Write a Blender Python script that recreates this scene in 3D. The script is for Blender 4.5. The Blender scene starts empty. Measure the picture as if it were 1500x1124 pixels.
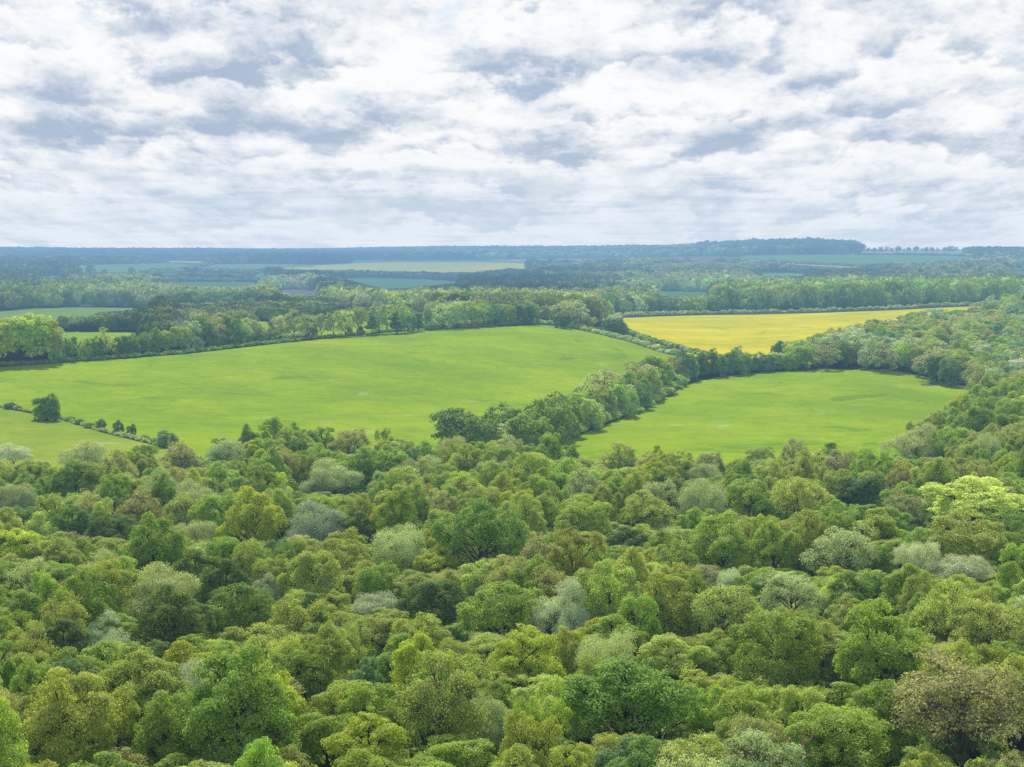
import bpy, math, random
import numpy as np
from mathutils.geometry import delaunay_2d_cdt
from mathutils import Vector

random.seed(7)
rng = np.random.default_rng(11)
scene = bpy.context.scene
COL = scene.collection

# ------------------------------------------------------------------ camera model
W0, H0, F = 1500.0, 1124.0, 2917.0      # focal length of a short tele lens in photo pixels
CAMZ = 80.0
PITCH = math.atan((562.0 - 365.0) / F)  # camera looks slightly down
cp, sp = math.cos(PITCH), math.sin(PITCH)

def ray(px, py):
    a = (px - 750.0) / F; b = (562.0 - py) / F
    dx, dy, dz = a, cp + b * sp, -sp + b * cp
    h = math.hypot(dx, dy)
    return math.atan2(dx, dy), dz / h          # bearing, slope

def project(x, y, z):
    dz = z - CAMZ
    dep = y * cp - dz * sp
    up = y * sp + dz * cp
    return 750 + F * x / dep, 562 - F * up / dep

# ------------------------------------------------------------------ terrain height
PXC = [-500, 0, 250, 400, 600, 780, 950, 1080, 1180, 1280, 1400, 1500, 2000]
# distance -> image row at which the land shows, column by column (surveyed from the view)
RR  = [650, 800, 950, 1080, 1180, 1280, 1450, 1700, 2000, 2500, 3100, 3900, 4700, 6000, 8500, 14000, 34000]
TAB = {
 -500: [None, 640, 590, 537, 512, 498, 482, 466, 452, 432, 414, 396, 385, 376, 370, 367.5, 366.2],
 0:    [None, 640, 585, 533, 509, 496, 481, 465, 452, 432, 414, 396, 385, 376, 370, 367.5, 366.2],
 250:  [None, 644, 590, 530, 508, 494, 480, 465, 452, 433, 416, 399, 386, 377, 370, 367.5, 366.2],
 400:  [None, 648, 592, 533, 503, 488, 474, 460, 449, 434, 418, 401, 387, 377, 370, 367.5, 366.2],
 600:  [None, 650, 592, 536, 500, 483, 471, 459, 449, 435, 419, 401, 386, 376, 369.5, 367.2, 366],
 780:  [None, 650, 592, 540, 504, 475, 466, 457, 449, 434, 416, 398, 384, 374, 368, 367, 366],
 950:  [None, 652, 600, 553, 524, 502, 480, 463, 452, 434, 414, 393, 379, 370, 367.5, 367, 366],
 1080: [None, 652, 603, 556, 534, 514, 488, 463, 451, 432, 411, 389, 374, 363.5, 365.5, 366.6, 366],
 1180: [None, 652, 604, 552, 530, 512, 488, 461, 448, 430, 409, 387, 372, 359.5, 364, 366.6, 366],
 1280: [None, 652, 606, 553, 528, 509, 484, 457, 445, 428, 408, 386, 373, 365, 366.5, 366.6, 366],
 1400: [None, 652, 610, 568, 540, 518, 484, 454, 443, 427, 407, 386, 374, 367.3, 366.8, 366.6, 366],
 1500: [None, 640, 600, 572, 545, 520, 482, 452, 441, 426, 407, 387, 375, 368, 367, 366.6, 366],
 2000: [None, 640, 600, 572, 545, 520, 482, 452, 441, 426, 407, 387, 375, 368, 367, 366.6, 366],
}
NG_R = 400
LR0, LR1 = math.log(100.0), math.log(34000.0)
gpx = np.arange(-500, 2001, 10.0)
glr = np.linspace(LR0, LR1, NG_R)
_z = np.zeros((len(PXC), NG_R))
for i, px in enumerate(PXC):
    rs, zs = [100.0, 480.0], [0.0, 0.0]
    for r, py in zip(RR, TAB[px]):
        rs.append(r); zs.append(0.0 if py is None else CAMZ + ray(min(max(px, 0), 1500), py)[1] * r)
    _z[i] = np.interp(glr, np.log(rs), zs)
GZ = np.zeros((len(gpx), NG_R))
for j in range(NG_R):
    GZ[:, j] = np.interp(gpx, PXC, _z[:, j])
def _blur(a, n, ax):
    k = np.hanning(n + 2)[1:-1]; k /= k.sum(); h = n // 2
    pad = [(0, 0), (0, 0)]; pad[ax] = (h, h)
    return np.apply_along_axis(lambda v: np.convolve(v, k, 'valid'), ax, np.pad(a, pad, mode='edge'))
GZ = _blur(_blur(GZ, 15, 0), 13, 1)

def height(th, r):
    th = np.asarray(th, float); r = np.maximum(np.asarray(r, float), 101.0)
    pxe = np.where(np.abs(th) < 1.2, 750 + F * np.tan(np.clip(th, -1.2, 1.2)), 750 + np.sign(th) * 9999)
    a = np.clip((pxe + 500) / 10.0, 0, len(gpx) - 1.001)
    b = np.clip((np.log(r) - LR0) / (LR1 - LR0) * (NG_R - 1), 0, NG_R - 1.001)
    i = a.astype(int); j = b.astype(int); fa = a - i; fb = b - j
    z = (GZ[i, j] * (1 - fa) * (1 - fb) + GZ[i + 1, j] * fa * (1 - fb) + GZ[i, j + 1] * (1 - fa) * fb + GZ[i + 1, j + 1] * fa * fb)
    x = np.sin(th) * r; y = np.cos(th) * r
    near = np.clip((900 - r) / 300, 0, 1)
    z = z + near * (1.2 * np.sin(x / 61.0 + 1) * np.cos(y / 83.0) + 0.7 * np.sin(x / 23.0 + y / 31.0))
    farw = 0.4 * np.clip((r - 6500) / 3000, 0, 1)
    z = z + farw * (7.0 * np.sin(th * 23.0 + 1.0) + 5.0 * np.sin(th * 57.0 + r / 2300.0) + 4.0 * np.sin(r / 1100.0 + th * 31.0))
    fade = np.clip((2.0 - np.abs(th)) / 0.6, 0, 1)
    return z * fade

def hxy(x, y):
    return float(height(math.atan2(x, y), math.hypot(x, y)))

_RM = np.exp(np.linspace(math.log(180), math.log(33000), 1500))
def ground_at(px, py, lift=0.0):
    """point of the land seen at a pixel -> bearing, distance"""
    th, s = ray(px, py)
    d = CAMZ + s * _RM - (height(np.full_like(_RM, th), _RM) + lift)
    k = np.argmax(d < 0) if (d < 0).any() else len(_RM) - 1
    if k == 0: return th, _RM[0]
    t = d[k - 1] / (d[k - 1] - d[k] + 1e-9)
    return th, float(_RM[k - 1] + t * (_RM[k] - _RM[k - 1])) if (d < 0).any() else _RM[-1]

def gxyz(px, py, lift=0.0):
    th, r = ground_at(px, py, lift)
    x, y = math.sin(th) * r, math.cos(th) * r
    return x, y, float(height(th, r))

# ------------------------------------------------------------------ node helpers
class NT:
    def __init__(s, nt):
        s.t = nt; s.n = nt.nodes; s.l = nt.links
    def new(s, kind, **kw):
        n = s.n.new(kind)
        for k, v in kw.items(): setattr(n, k, v)
        return n
    def put(s, sock, v):
        if isinstance(v, bpy.types.NodeSocket): s.l.new(v, sock)
        elif v is not None: sock.default_value = v
    def m(s, op, a, b=None, c=None, clamp=False):
        n = s.new('ShaderNodeMath', operation=op, use_clamp=clamp)
        s.put(n.inputs[0], a)
        if b is not None: s.put(n.inputs[1], b)
        if c is not None: s.put(n.inputs[2], c)
        return n.outputs[0]
    def smooth(s, v, lo, hi, a=0.0, b=1.0):
        n = s.new('ShaderNodeMapRange', interpolation_type='SMOOTHSTEP')
        s.put(n.inputs[0], v); n.inputs[1].default_value = lo; n.inputs[2].default_value = hi
        n.inputs[3].default_value = a; n.inputs[4].default_value = b
        return n.outputs[0]
    def noise(s, vec, scale, detail=4, rough=0.55, dist=0.0):
        n = s.new('ShaderNodeTexNoise')
        s.put(n.inputs['Vector'], vec); n.inputs['Scale'].default_value = scale
        n.inputs['Detail'].default_value = detail; n.inputs['Roughness'].default_value = rough
        n.inputs['Distortion'].default_value = dist
        return n.outputs[0]
    def mix(s, f, a, b, mode='MIX'):
        n = s.new('ShaderNodeMix', data_type='RGBA', blend_type=mode)
        s.put(n.inputs[0], f); s.put(n.inputs[6], a if not isinstance(a, tuple) else (*a[:3], 1)); s.put(n.inputs[7], b if not isinstance(b, tuple) else (*b[:3], 1))
        return n.outputs[2]
    def comb(s, x, y, z):
        n = s.new('ShaderNodeCombineXYZ')
        for i, v in enumerate((x, y, z)): s.put(n.inputs[i], v)
        return n.outputs[0]
    def sep(s, v):
        n = s.new('ShaderNodeSeparateXYZ'); s.put(n.inputs[0], v); return n.outputs

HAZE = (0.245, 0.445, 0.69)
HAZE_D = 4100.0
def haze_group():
    g = bpy.data.node_groups.new('painted_haze', 'ShaderNodeTree')
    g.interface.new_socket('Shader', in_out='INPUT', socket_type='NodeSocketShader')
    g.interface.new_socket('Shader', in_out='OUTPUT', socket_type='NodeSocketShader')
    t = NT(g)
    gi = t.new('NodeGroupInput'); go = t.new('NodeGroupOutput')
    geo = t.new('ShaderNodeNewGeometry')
    # haze colour mixed into every surface as emission, growing with distance from the origin
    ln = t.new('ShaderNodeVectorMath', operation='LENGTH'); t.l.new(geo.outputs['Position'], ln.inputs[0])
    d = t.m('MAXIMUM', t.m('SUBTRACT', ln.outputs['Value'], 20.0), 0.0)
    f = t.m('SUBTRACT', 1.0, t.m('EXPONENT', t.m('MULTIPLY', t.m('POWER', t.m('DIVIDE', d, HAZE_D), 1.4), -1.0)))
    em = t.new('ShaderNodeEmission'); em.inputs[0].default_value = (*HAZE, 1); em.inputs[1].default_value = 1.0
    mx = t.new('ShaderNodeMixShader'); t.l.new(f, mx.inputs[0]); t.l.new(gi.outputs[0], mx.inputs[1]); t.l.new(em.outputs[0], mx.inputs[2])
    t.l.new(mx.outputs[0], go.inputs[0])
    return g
HG = haze_group()

def new_mat(name):
    m = bpy.data.materials.new(name); m.use_nodes = True
    m.node_tree.nodes.clear()
    t = NT(m.node_tree)
    out = t.new('ShaderNodeOutputMaterial')
    def finish(sh):
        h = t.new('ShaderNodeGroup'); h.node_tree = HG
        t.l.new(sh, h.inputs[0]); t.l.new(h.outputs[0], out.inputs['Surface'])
    return m, t, finish

def principled(t, color, rough=0.8, spec=0.2, normal=None):
    p = t.new('ShaderNodeBsdfPrincipled')
    t.put(p.inputs['Base Color'], color if not isinstance(color, tuple) else (*color[:3], 1))
    t.put(p.inputs['Roughness'], rough); p.inputs['Specular IOR Level'].default_value = spec
    if normal is not None: t.l.new(normal, p.inputs['Normal'])
    return p.outputs[0]

# --- foliage: one colour per tree (object colour), tone per clump and per leaf
def foliage_mat(name, use_attr, trans=0.42, spec=0.18, rough=0.6):
    m, t, fin = new_mat(name)
    if use_attr:
        a = t.new('ShaderNodeAttribute', attribute_name='tint'); base = a.outputs['Color']
    else:
        base = t.new('ShaderNodeObjectInfo').outputs['Color']
    tone = t.new('ShaderNodeAttribute', attribute_name='tone')
    x, y, z = t.sep(tone.outputs['Vector'])        # x leaf, y clump, z young-leaf warmth
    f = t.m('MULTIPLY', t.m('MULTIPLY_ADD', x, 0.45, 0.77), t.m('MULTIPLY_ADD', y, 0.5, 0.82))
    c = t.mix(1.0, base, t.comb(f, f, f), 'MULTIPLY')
    c = t.mix(t.m('MULTIPLY', z, 0.55), c, t.mix(1.0, c, (1.22, 1.10, 0.6), 'MULTIPLY'))
    d = principled(t, c, rough, spec)
    tr = t.new('ShaderNodeBsdfTranslucent')
    t.put(tr.inputs[0], t.mix(1.0, c, (1.5, 1.5, 0.7), 'MULTIPLY'))
    mx = t.new('ShaderNodeMixShader'); mx.inputs[0].default_value = trans
    t.l.new(d, mx.inputs[1]); t.l.new(tr.outputs[0], mx.inputs[2])
    fin(mx.outputs[0])
    return m
MF = foliage_mat('leaves', False)
MFW = foliage_mat('silver_leaves', False, trans=0.3, spec=0.3, rough=0.5)
MFA = foliage_mat('distant_leaves', True, trans=0.3, spec=0.15, rough=0.7)

def bark_mat(name, c1, c2):
    m, t, fin = new_mat(name)
    g = t.new('ShaderNodeNewGeometry')
    n = t.noise(g.outputs['Position'], 1.7, 5, 0.6)
    fin(principled(t, t.mix(n, c1, c2), 0.9, 0.1))
    return m
MB_OAK = bark_mat('oak_bark', (0.035, 0.028, 0.02), (0.10, 0.085, 0.065))
MB_ASH = bark_mat('grey_bark', (0.07, 0.055, 0.045), (0.19, 0.16, 0.13))
MB_PALE = bark_mat('pale_dead_wood', (0.22, 0.13, 0.09), (0.42, 0.33, 0.26))

# --- ground materials
def grass_mat(name, c_lo, c_hi, patches=1.0, straw=0.0, lush=None, rows=0.0):
    m, t, fin = new_mat(name)
    g = t.new('ShaderNodeNewGeometry'); P = g.outputs['Position']
    big = t.noise(P, 0.008, 4, 0.6, 0.8)
    mid = t.noise(P, 0.06, 5, 0.65, 0.5)
    fine = t.noise(P, 0.28, 6, 0.8)
    f = t.m('ADD', t.m('MULTIPLY', big, 0.45), t.m('ADD', t.m('MULTIPLY', mid, 0.35), t.m('MULTIPLY', fine, 0.42)))
    f = t.smooth(f, 0.44, 0.78)
    c = t.mix(f, c_lo, c_hi)
    if lush:
        lp = t.smooth(t.noise(P, 0.018, 5, 0.6, 1.2), 0.56, 0.70)
        c = t.mix(t.m('MULTIPLY', lp, 0.6 * patches), c, lush)
    if straw:
        pp = t.smooth(t.m('ADD', t.noise(P, 0.03, 3, 0.6, 1.0), t.m('MULTIPLY', t.noise(P, 0.6, 3, 0.7), 0.35)), 0.80, 0.92)
        c = t.mix(t.m('MULTIPLY', pp, straw), c, (0.42, 0.42, 0.25))
    if rows:
        sx = t.sep(P)
        bend = t.noise(P, 0.0022, 2, 0.5)
        ph = t.m('ADD', t.m('ADD', t.m('MULTIPLY', sx[0], rows[0]), t.m('MULTIPLY', sx[1], rows[1])), t.m('MULTIPLY', bend, rows[2]))
        tl = t.smooth(t.m('ABSOLUTE', t.m('SUBTRACT', t.m('FRACT', t.m('DIVIDE', ph, 24.0)), 0.5)), 0.0, 0.055, 1.0, 0.0)
        brk = t.smooth(t.noise(P, 0.025, 3, 0.6), 0.35, 0.62)
        c = t.mix(t.m('MULTIPLY', t.m('MULTIPLY', tl, brk), rows[3]), c, rows[4])
        bd = t.m('MULTIPLY_ADD', t.m('SINE', t.m('MULTIPLY', ph, 0.09)), 0.5, 0.5)
        c = t.mix(t.m('MULTIPLY', bd, 0.14), c, rows[4])
    bump = t.new('ShaderNodeBump'); bump.inputs['Strength'].default_value = 0.5; bump.inputs['Distance'].default_value = 0.25
    t.put(bump.inputs['Height'], t.noise(P, 1.6, 5, 0.75))
    fin(principled(t, c, 0.95, 0.03, bump.outputs[0]))
    return m

M_FLOOR = grass_mat('woodland_floor', (0.018, 0.032, 0.008), (0.05, 0.07, 0.018))
def ground_mat():
    m, t, fin = new_mat('woodland_floor_and_far_farmland')
    g = t.new('ShaderNodeNewGeometry'); P = g.outputs['Position']
    n = t.noise(P, 0.4, 5, 0.7)
    floor = t.mix(n, (0.018, 0.032, 0.008), (0.05, 0.07, 0.018))
    vo = t.new('ShaderNodeTexVoronoi'); vo.inputs['Scale'].default_value = 0.0024; t.put(vo.inputs['Vector'], P)
    cr = t.new('ShaderNodeValToRGB'); t.put(cr.inputs[0], t.sep(vo.outputs['Color'])[0])
    e = cr.color_ramp; e.interpolation = 'CONSTANT'
    cols = [(0.0, (0.10, 0.22, 0.03)), (0.22, (0.06, 0.15, 0.035)), (0.40, (0.17, 0.27, 0.05)), (0.58, (0.30, 0.30, 0.11)), (0.72, (0.12, 0.24, 0.035)), (0.88, (0.48, 0.45, 0.03)), (0.95, (0.16, 0.13, 0.09))]
    while len(e.elements) < len(cols): e.elements.new(0.5)
    for el, (ps, c) in zip(e.elements, cols): el.position = ps; el.color = (*c, 1)
    far = t.smooth(t.sep(P)[1], 2300, 3200)
    fin(principled(t, t.mix(far, floor, cr.outputs[0]), 0.95, 0.03))
    return m
M_GROUND = ground_mat()
M_MEADOW = grass_mat('meadow_grass', (0.145, 0.255, 0.004), (0.265, 0.370, 0.005), straw=0.35, lush=(0.06, 0.165, 0.012), rows=(0.75, 0.66, 90.0, 0.26, (0.06, 0.17, 0.012)))
M_MEADOW2 = grass_mat('cropped_grass', (0.14, 0.235, 0.012), (0.25, 0.32, 0.03), straw=0.6, lush=(0.11, 0.24, 0.03))
M_RAPE = grass_mat('rapeseed_bloom', (0.36, 0.36, 0.006), (0.60, 0.52, 0.004), lush=(0.24, 0.30, 0.012), rows=(-0.45, 0.9, 260.0, 0.75, (0.14, 0.20, 0.012)))
M_CROP = grass_mat('distant_crop', (0.08, 0.20, 0.03), (0.12, 0.26, 0.04))
M_CROP2 = grass_mat('distant_pasture', (0.11, 0.19, 0.03), (0.15, 0.24, 0.04))
M_SHADED_CROP = grass_mat('cloud_shaded_crop', (0.045, 0.13, 0.03), (0.065, 0.165, 0.035))  # cloud shade painted into the crop colour
M_PALE = grass_mat('pale_stubble', (0.27, 0.27, 0.10), (0.36, 0.34, 0.13))
M_DARKGRASS = grass_mat('rank_grass', (0.09, 0.18, 0.008), (0.17, 0.28, 0.012))
M_FADED = grass_mat('fading_rapeseed', (0.30, 0.33, 0.05), (0.44, 0.44, 0.05), lush=(0.50, 0.42, 0.01))
M_SOIL = grass_mat('bare_soil', (0.10, 0.085, 0.07), (0.14, 0.11, 0.09))
M_TRACK = grass_mat('chalk_track', (0.22, 0.24, 0.11), (0.34, 0.32, 0.20))

# ------------------------------------------------------------------ fields (outlines where they lie on the land)
FIELDS = [
 ('grass_patch', M_DARKGRASS, [(1213,584),(1228,580.5),(1262,578.5),(1300,577),(1298,580),(1262,584),(1236,588),(1220,588)]),
 ('grass_patch', M_SOIL, [(1348,562),(1366,561.5),(1374,564),(1362,566),(1350,565)]),
 ('green_field', M_MEADOW, [(-160,545),(0,538),(90,531),(180,526),(270,519),(350,510),(430,501),(500,494),(560,488),(625,484),(690,480),(740,477.5),(785,476),(830,479),(870,487),(920,499),(985,519),(1004,528),(1006,542),(978,566),(945,588),(895,609),(843,629),(793,648),(745,668),(700,682),(640,692),(420,690),(330,682),(285,668),(240,652),(195,642),(150,631),(95,613),(45,603),(0,594),(-160,580)]),
 ('near_field', M_MEADOW2, [(-160,582),(0,597),(45,606),(95,616),(150,634),(195,645),(240,656),(285,672),(300,690),(150,700),(-160,700)]),
 ('right_field', M_MEADOW, [(770,672),(800,655),(850,636),(900,617),(950,596),(985,575),(1010,562),(1060,551),(1120,545),(1200,541.5),(1300,542),(1345,549),(1390,562),(1435,571),(1450,590),(1430,625),(1370,665),(1310,705),(1100,712),(900,712),(790,705)]),
 ('rapeseed_field', M_RAPE, [(912,466),(960,464),(1030,462),(1110,461),(1190,459),(1300,455),(1400,450),(1440,448.5),(1450,462),(1440,482),(1400,489),(1350,494),(1300,503),(1240,518),(1200,530),(1175,538),(1100,541),(1045,538),(985,510),(950,501),(928,491),(915,478)]),
 ('small_field', M_MEADOW, [(70,486),(212,487),(222,500),(160,508),(100,512),(70,505)]),
 ('valley_field', M_CROP2, [(-80,458),(0,456.5),(40,452),(120,450),(215,451),(225,457),(150,461),(125,472),(60,475),(0,475),(-80,478)]),
 ('small_field', M_MEADOW, [(415,474),(500,471),(625,467),(628,476),(560,483),(480,491),(410,495)]),
 ('small_field', M_MEADOW, [(370,470),(405,473),(408,490),(375,492)]),
 ('far_field', M_CROP, [(105,389),(240,385.5),(300,387.5),(290,391),(265,396),(210,400),(160,402),(115,401.5)]),
 ('far_rapeseed_field', M_RAPE, [(240,382.5),(304,383),(304,386.8),(242,384.8)]),
 ('far_field', M_CROP2, [(285,395.5),(300,390),(315,387.5),(375,386.5),(462,388),(458,391.5),(400,393),(372,397),(330,394)]),
 ('far_field', M_SHADED_CROP, [(212,400),(280,399),(362,401.5),(362,408.5),(280,407),(215,406)]),
 ('far_field', M_SHADED_CROP, [(205,413.5),(300,413),(385,414),(385,420),(330,424),(290,422)]),
 ('far_field', M_SHADED_CROP, [(15,406),(95,403.5),(98,408),(50,409)]),
 ('far_rapeseed_field', M_RAPE, [(700,385.2),(752,386),(770,388.4),(781,396.5),(768,393.5),(748,392),(715,395),(690,394.5)]),
 ('fading_rapeseed_field', M_FADED, [(402,394.5),(440,390.5),(487,387),(582,384),(680,384),(752,385),(770,387.5),(783,397),(770,396),(745,396),(700,401),(637,401),(560,399.5),(487,398),(405,397)]),
 ('far_field', M_SHADED_CROP, [(465,410),(525,407),(600,408.5),(684,413),(670,418),(625,422),(590,426),(560,427),(535,420),(510,413)]),
 ('ploughed_field', M_SOIL, [(392,426),(435,423.5),(470,427),(480,430),(450,436),(420,434)]),
 ('far_field', M_SHADED_CROP, [(955,426),(1010,427),(1060,428),(1040,436),(1000,439),(970,436)]),
 ('far_field', M_CROP, [(1080,374.5),(1150,373.2),(1210,373),(1300,373.5),(1400,375),(1440,377.5),(1400,383),(1350,387),(1250,388.5),(1180,385),(1125,382.5),(1085,380)]),
 ('pale_field', M_PALE, [(1215,370.8),(1300,369.8),(1420,371),(1440,376),(1380,374.2),(1300,372.8),(1215,372.5)]),
 ('pale_field', M_PALE, [(1130,384.5),(1190,387.5),(1260,391),(1300,394),(1230,394),(1150,389)]),
 ('pale_field', M_PALE, [(950,382),(1060,383),(1120,385),(1120,387.5),(1040,385.5),(960,384.5)]),
 ('far_field', M_CROP, [(1108,399.5),(1150,400),(1195,401),(1180,406.5),(1112,406.5)]),
 ('pale_field', M_CROP2, [(1440,392),(1500,393),(1600,393),(1600,395),(1500,395.5),(1445,394)]),
 ('far_field', M_SHADED_CROP, [(1470,397),(1600,396),(1600,407),(1490,405)]),
 ('pale_field', M_CROP2, [(60,379.5),(180,379),(300,380),(300,381),(180,380.6),(60,381)]),
 ('far_field', M_CROP, [(395,398.5),(402,403),(372,411),(366,404)]),
 ('far_field', M_CROP2, [(1290,378.5),(1330,379),(1330,381),(1285,380.5)]),
 ('pale_field', M_PALE, [(20,387),(48,387),(50,391),(24,391)]),
]

def build_land():
    A, B = 60.0, 8.0
    vs, es, polys = [], [], []
    def add(th, lr): vs.append(Vector((th * A, lr * B))); return len(vs) - 1
    for name, mat, pts in FIELDS:
        dens = []
        for (x0, y0), (x1, y1) in zip(pts, pts[1:] + pts[:1]):
            n = max(1, int(math.hypot(x1 - x0, (y1 - y0)) / 12))
            for k in range(n):
                dens.append((x0 + (x1 - x0) * k / n, y0 + (y1 - y0) * k / n))
        uv = []
        for (px, py) in dens:
            th, r = ground_at(px, py); uv.append((th, math.log(r)))
        ids = [add(a, b) for a, b in uv]
        es += list(zip(ids, ids[1:] + ids[:1]))
        polys.append(np.array([(vs[i].x, vs[i].y) for i in ids]))
    ths = [math.atan((p - 750) / F) for p in np.arange(-420, 1921, 15)]
    left = list(np.linspace(-math.pi, ths[0], 34)[:-1]); right = list(np.linspace(ths[-1], math.pi, 34)[1:])
    ths = left + ths + right
    lrs = [math.log(4), math.log(20), math.log(50)] + list(np.arange(math.log(100), LR1, 0.035)) + [LR1]
    for th in ths:
        fine = abs(th) < 0.45
        for q, lr in enumerate(lrs):
            if not fine and q % 4 and lr != LR1: continue
            add(th, lr)
    V, E, Fc, *_ = delaunay_2d_cdt(vs, es, [], 0, 1e-5)
    V = np.array([(v.x, v.y) for v in V]); Fc = np.array(Fc)
    cen = V[Fc].mean(axis=1)
    own = np.full(len(Fc), -1)
    for k, P in enumerate(polys):
        x0, y0 = P.min(0); x1, y1 = P.max(0)
        idx = np.where((cen[:, 0] > x0) & (cen[:, 0] < x1) & (cen[:, 1] > y0) & (cen[:, 1] < y1) & (own < 0))[0]
        if not len(idx): continue
        c = cen[idx]; ins = np.zeros(len(idx), bool)
        Q = np.roll(P, -1, axis=0)
        for (ax, ay), (bx, by) in zip(P, Q):
            if ay == by: continue
            cond = ((ay > c[:, 1]) != (by > c[:, 1])) & (c[:, 0] < (bx - ax) * (c[:, 1] - ay) / (by - ay) + ax)
            ins ^= cond
        own[idx[ins]] = k
    th = V[:, 0] / A; r = np.exp(V[:, 1] / B)
    xyz = np.stack([np.sin(th) * r, np.cos(th) * r, height(th, r)], 1)
    names = [('ground', M_GROUND)] + [(n, m) for n, m, _ in FIELDS]
    for k, (name, mat) in enumerate(names):
        fc = Fc[own == k - 1]
        if not len(fc): continue
        used, inv = np.unique(fc.ravel(), return_inverse=True)
        me = bpy.data.meshes.new(name)
        tri = inv.reshape(-1, 3)
        p = xyz[used]
        n = np.cross(p[tri[:, 1]] - p[tri[:, 0]], p[tri[:, 2]] - p[tri[:, 0]])
        flip = n[:, 2] < 0
        tri[flip] = tri[flip][:, ::-1]
        me.from_pydata(p.tolist(), [], tri.tolist())
        me.materials.append(mat)
        me.shade_smooth()
        o = bpy.data.objects.new(name, me); COL.objects.link(o); o['kind'] = 'structure'
build_land()

def in_poly(px, py, pts):
    c = False; j = len(pts) - 1
    for i in range(len(pts)):
        xi, yi = pts[i]; xj, yj = pts[j]
        if (yi > py) != (yj > py) and px < (xj - xi) * (py - yi) / (yj - yi) + xi: c = not c
        j = i
    return c

# ------------------------------------------------------------------ mesh helpers
def quad_mesh(name, verts, quads, mat, tone=None, tint=None):
    me = bpy.data.meshes.new(name)
    nv, nq = len(verts), len(quads)
    me.vertices.add(nv); me.vertices.foreach_set('co', np.asarray(verts, np.float32).ravel())
    me.loops.add(nq * 4); me.loops.foreach_set('vertex_index', np.asarray(quads, np.int32).ravel())
    me.polygons.add(nq); me.polygons.foreach_set('loop_start', np.arange(0, nq * 4, 4, dtype=np.int32))
    me.update(calc_edges=True)
    if tone is not None:
        a = me.attributes.new('tone', 'FLOAT_VECTOR', 'FACE'); a.data.foreach_set('vector', np.asarray(tone, np.float32).ravel())
    if tint is not None:
        a = me.attributes.new('tint', 'FLOAT_COLOR', 'FACE'); a.data.foreach_set('color', np.asarray(tint, np.float32).ravel())
    me.materials.append(mat)
    return me

def unit(v): return v / (np.linalg.norm(v, axis=-1, keepdims=True) + 1e-9)

def tubes(paths, sides=5):
    """paths: list of (points Nx3, radii N) -> verts, quads"""
    V, Q = [], []; base = 0
    for pts, rad in paths:
        pts = np.asarray(pts, float); n = len(pts)
        t = unit(np.gradient(pts, axis=0))
        ref = np.where(np.abs(t[:, 2:3]) > 0.9, np.array([[1.0, 0, 0]]), np.array([[0, 0, 1.0]]))
        u = unit(np.cross(t, ref)); v = np.cross(t, u)
        a = np.linspace(0, 2 * np.pi, sides, endpoint=False)
        ring = (u[:, None, :] * np.cos(a)[None, :, None] + v[:, None, :] * np.sin(a)[None, :, None]) * np.asarray(rad)[:, None, None]
        V.append((pts[:, None, :] + ring).reshape(-1, 3))
        for i in range(n - 1):
            for k in range(sides):
                k2 = (k + 1) % sides
                Q.append((base + i * sides + k, base + i * sides + k2, base + (i + 1) * sides + k2, base + (i + 1) * sides + k))
        base += n * sides
    return np.concatenate(V), np.array(Q)

def bent(a, b, r0, r1, g, wob=0.12, n=4, sag=0.0):
    a = np.asarray(a, float); b = np.asarray(b, float)
    L = np.linalg.norm(b - a); s = np.linspace(0, 1, n)[:, None]
    p = a + (b - a) * s
    off = g.normal(0, wob * L, (n, 3)) * np.sin(np.pi * s) * 0.7
    p = p + off; p[:, 2] += np.sin(np.pi * s[:, 0]) * sag * L
    return p, np.linspace(r0, r1, n)

def rand_dirs(g, n):
    v = g.normal(size=(n, 3)); return unit(v)

def leaf_quads(pos, nrm, size, g, aspect=0.6):
    n = len(pos)
    t = unit(np.cross(nrm, rand_dirs(g, n))); b = np.cross(unit(nrm), t)
    s = size[:, None]
    bow = unit(nrm) * s * 0.18
    v = np.stack([pos - t * s, pos + b * s * aspect + bow, pos + t * s, pos - b * s * aspect + bow], 1).reshape(-1, 3)
    q = np.arange(n * 4).reshape(-1, 4)
    return v, q

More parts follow.
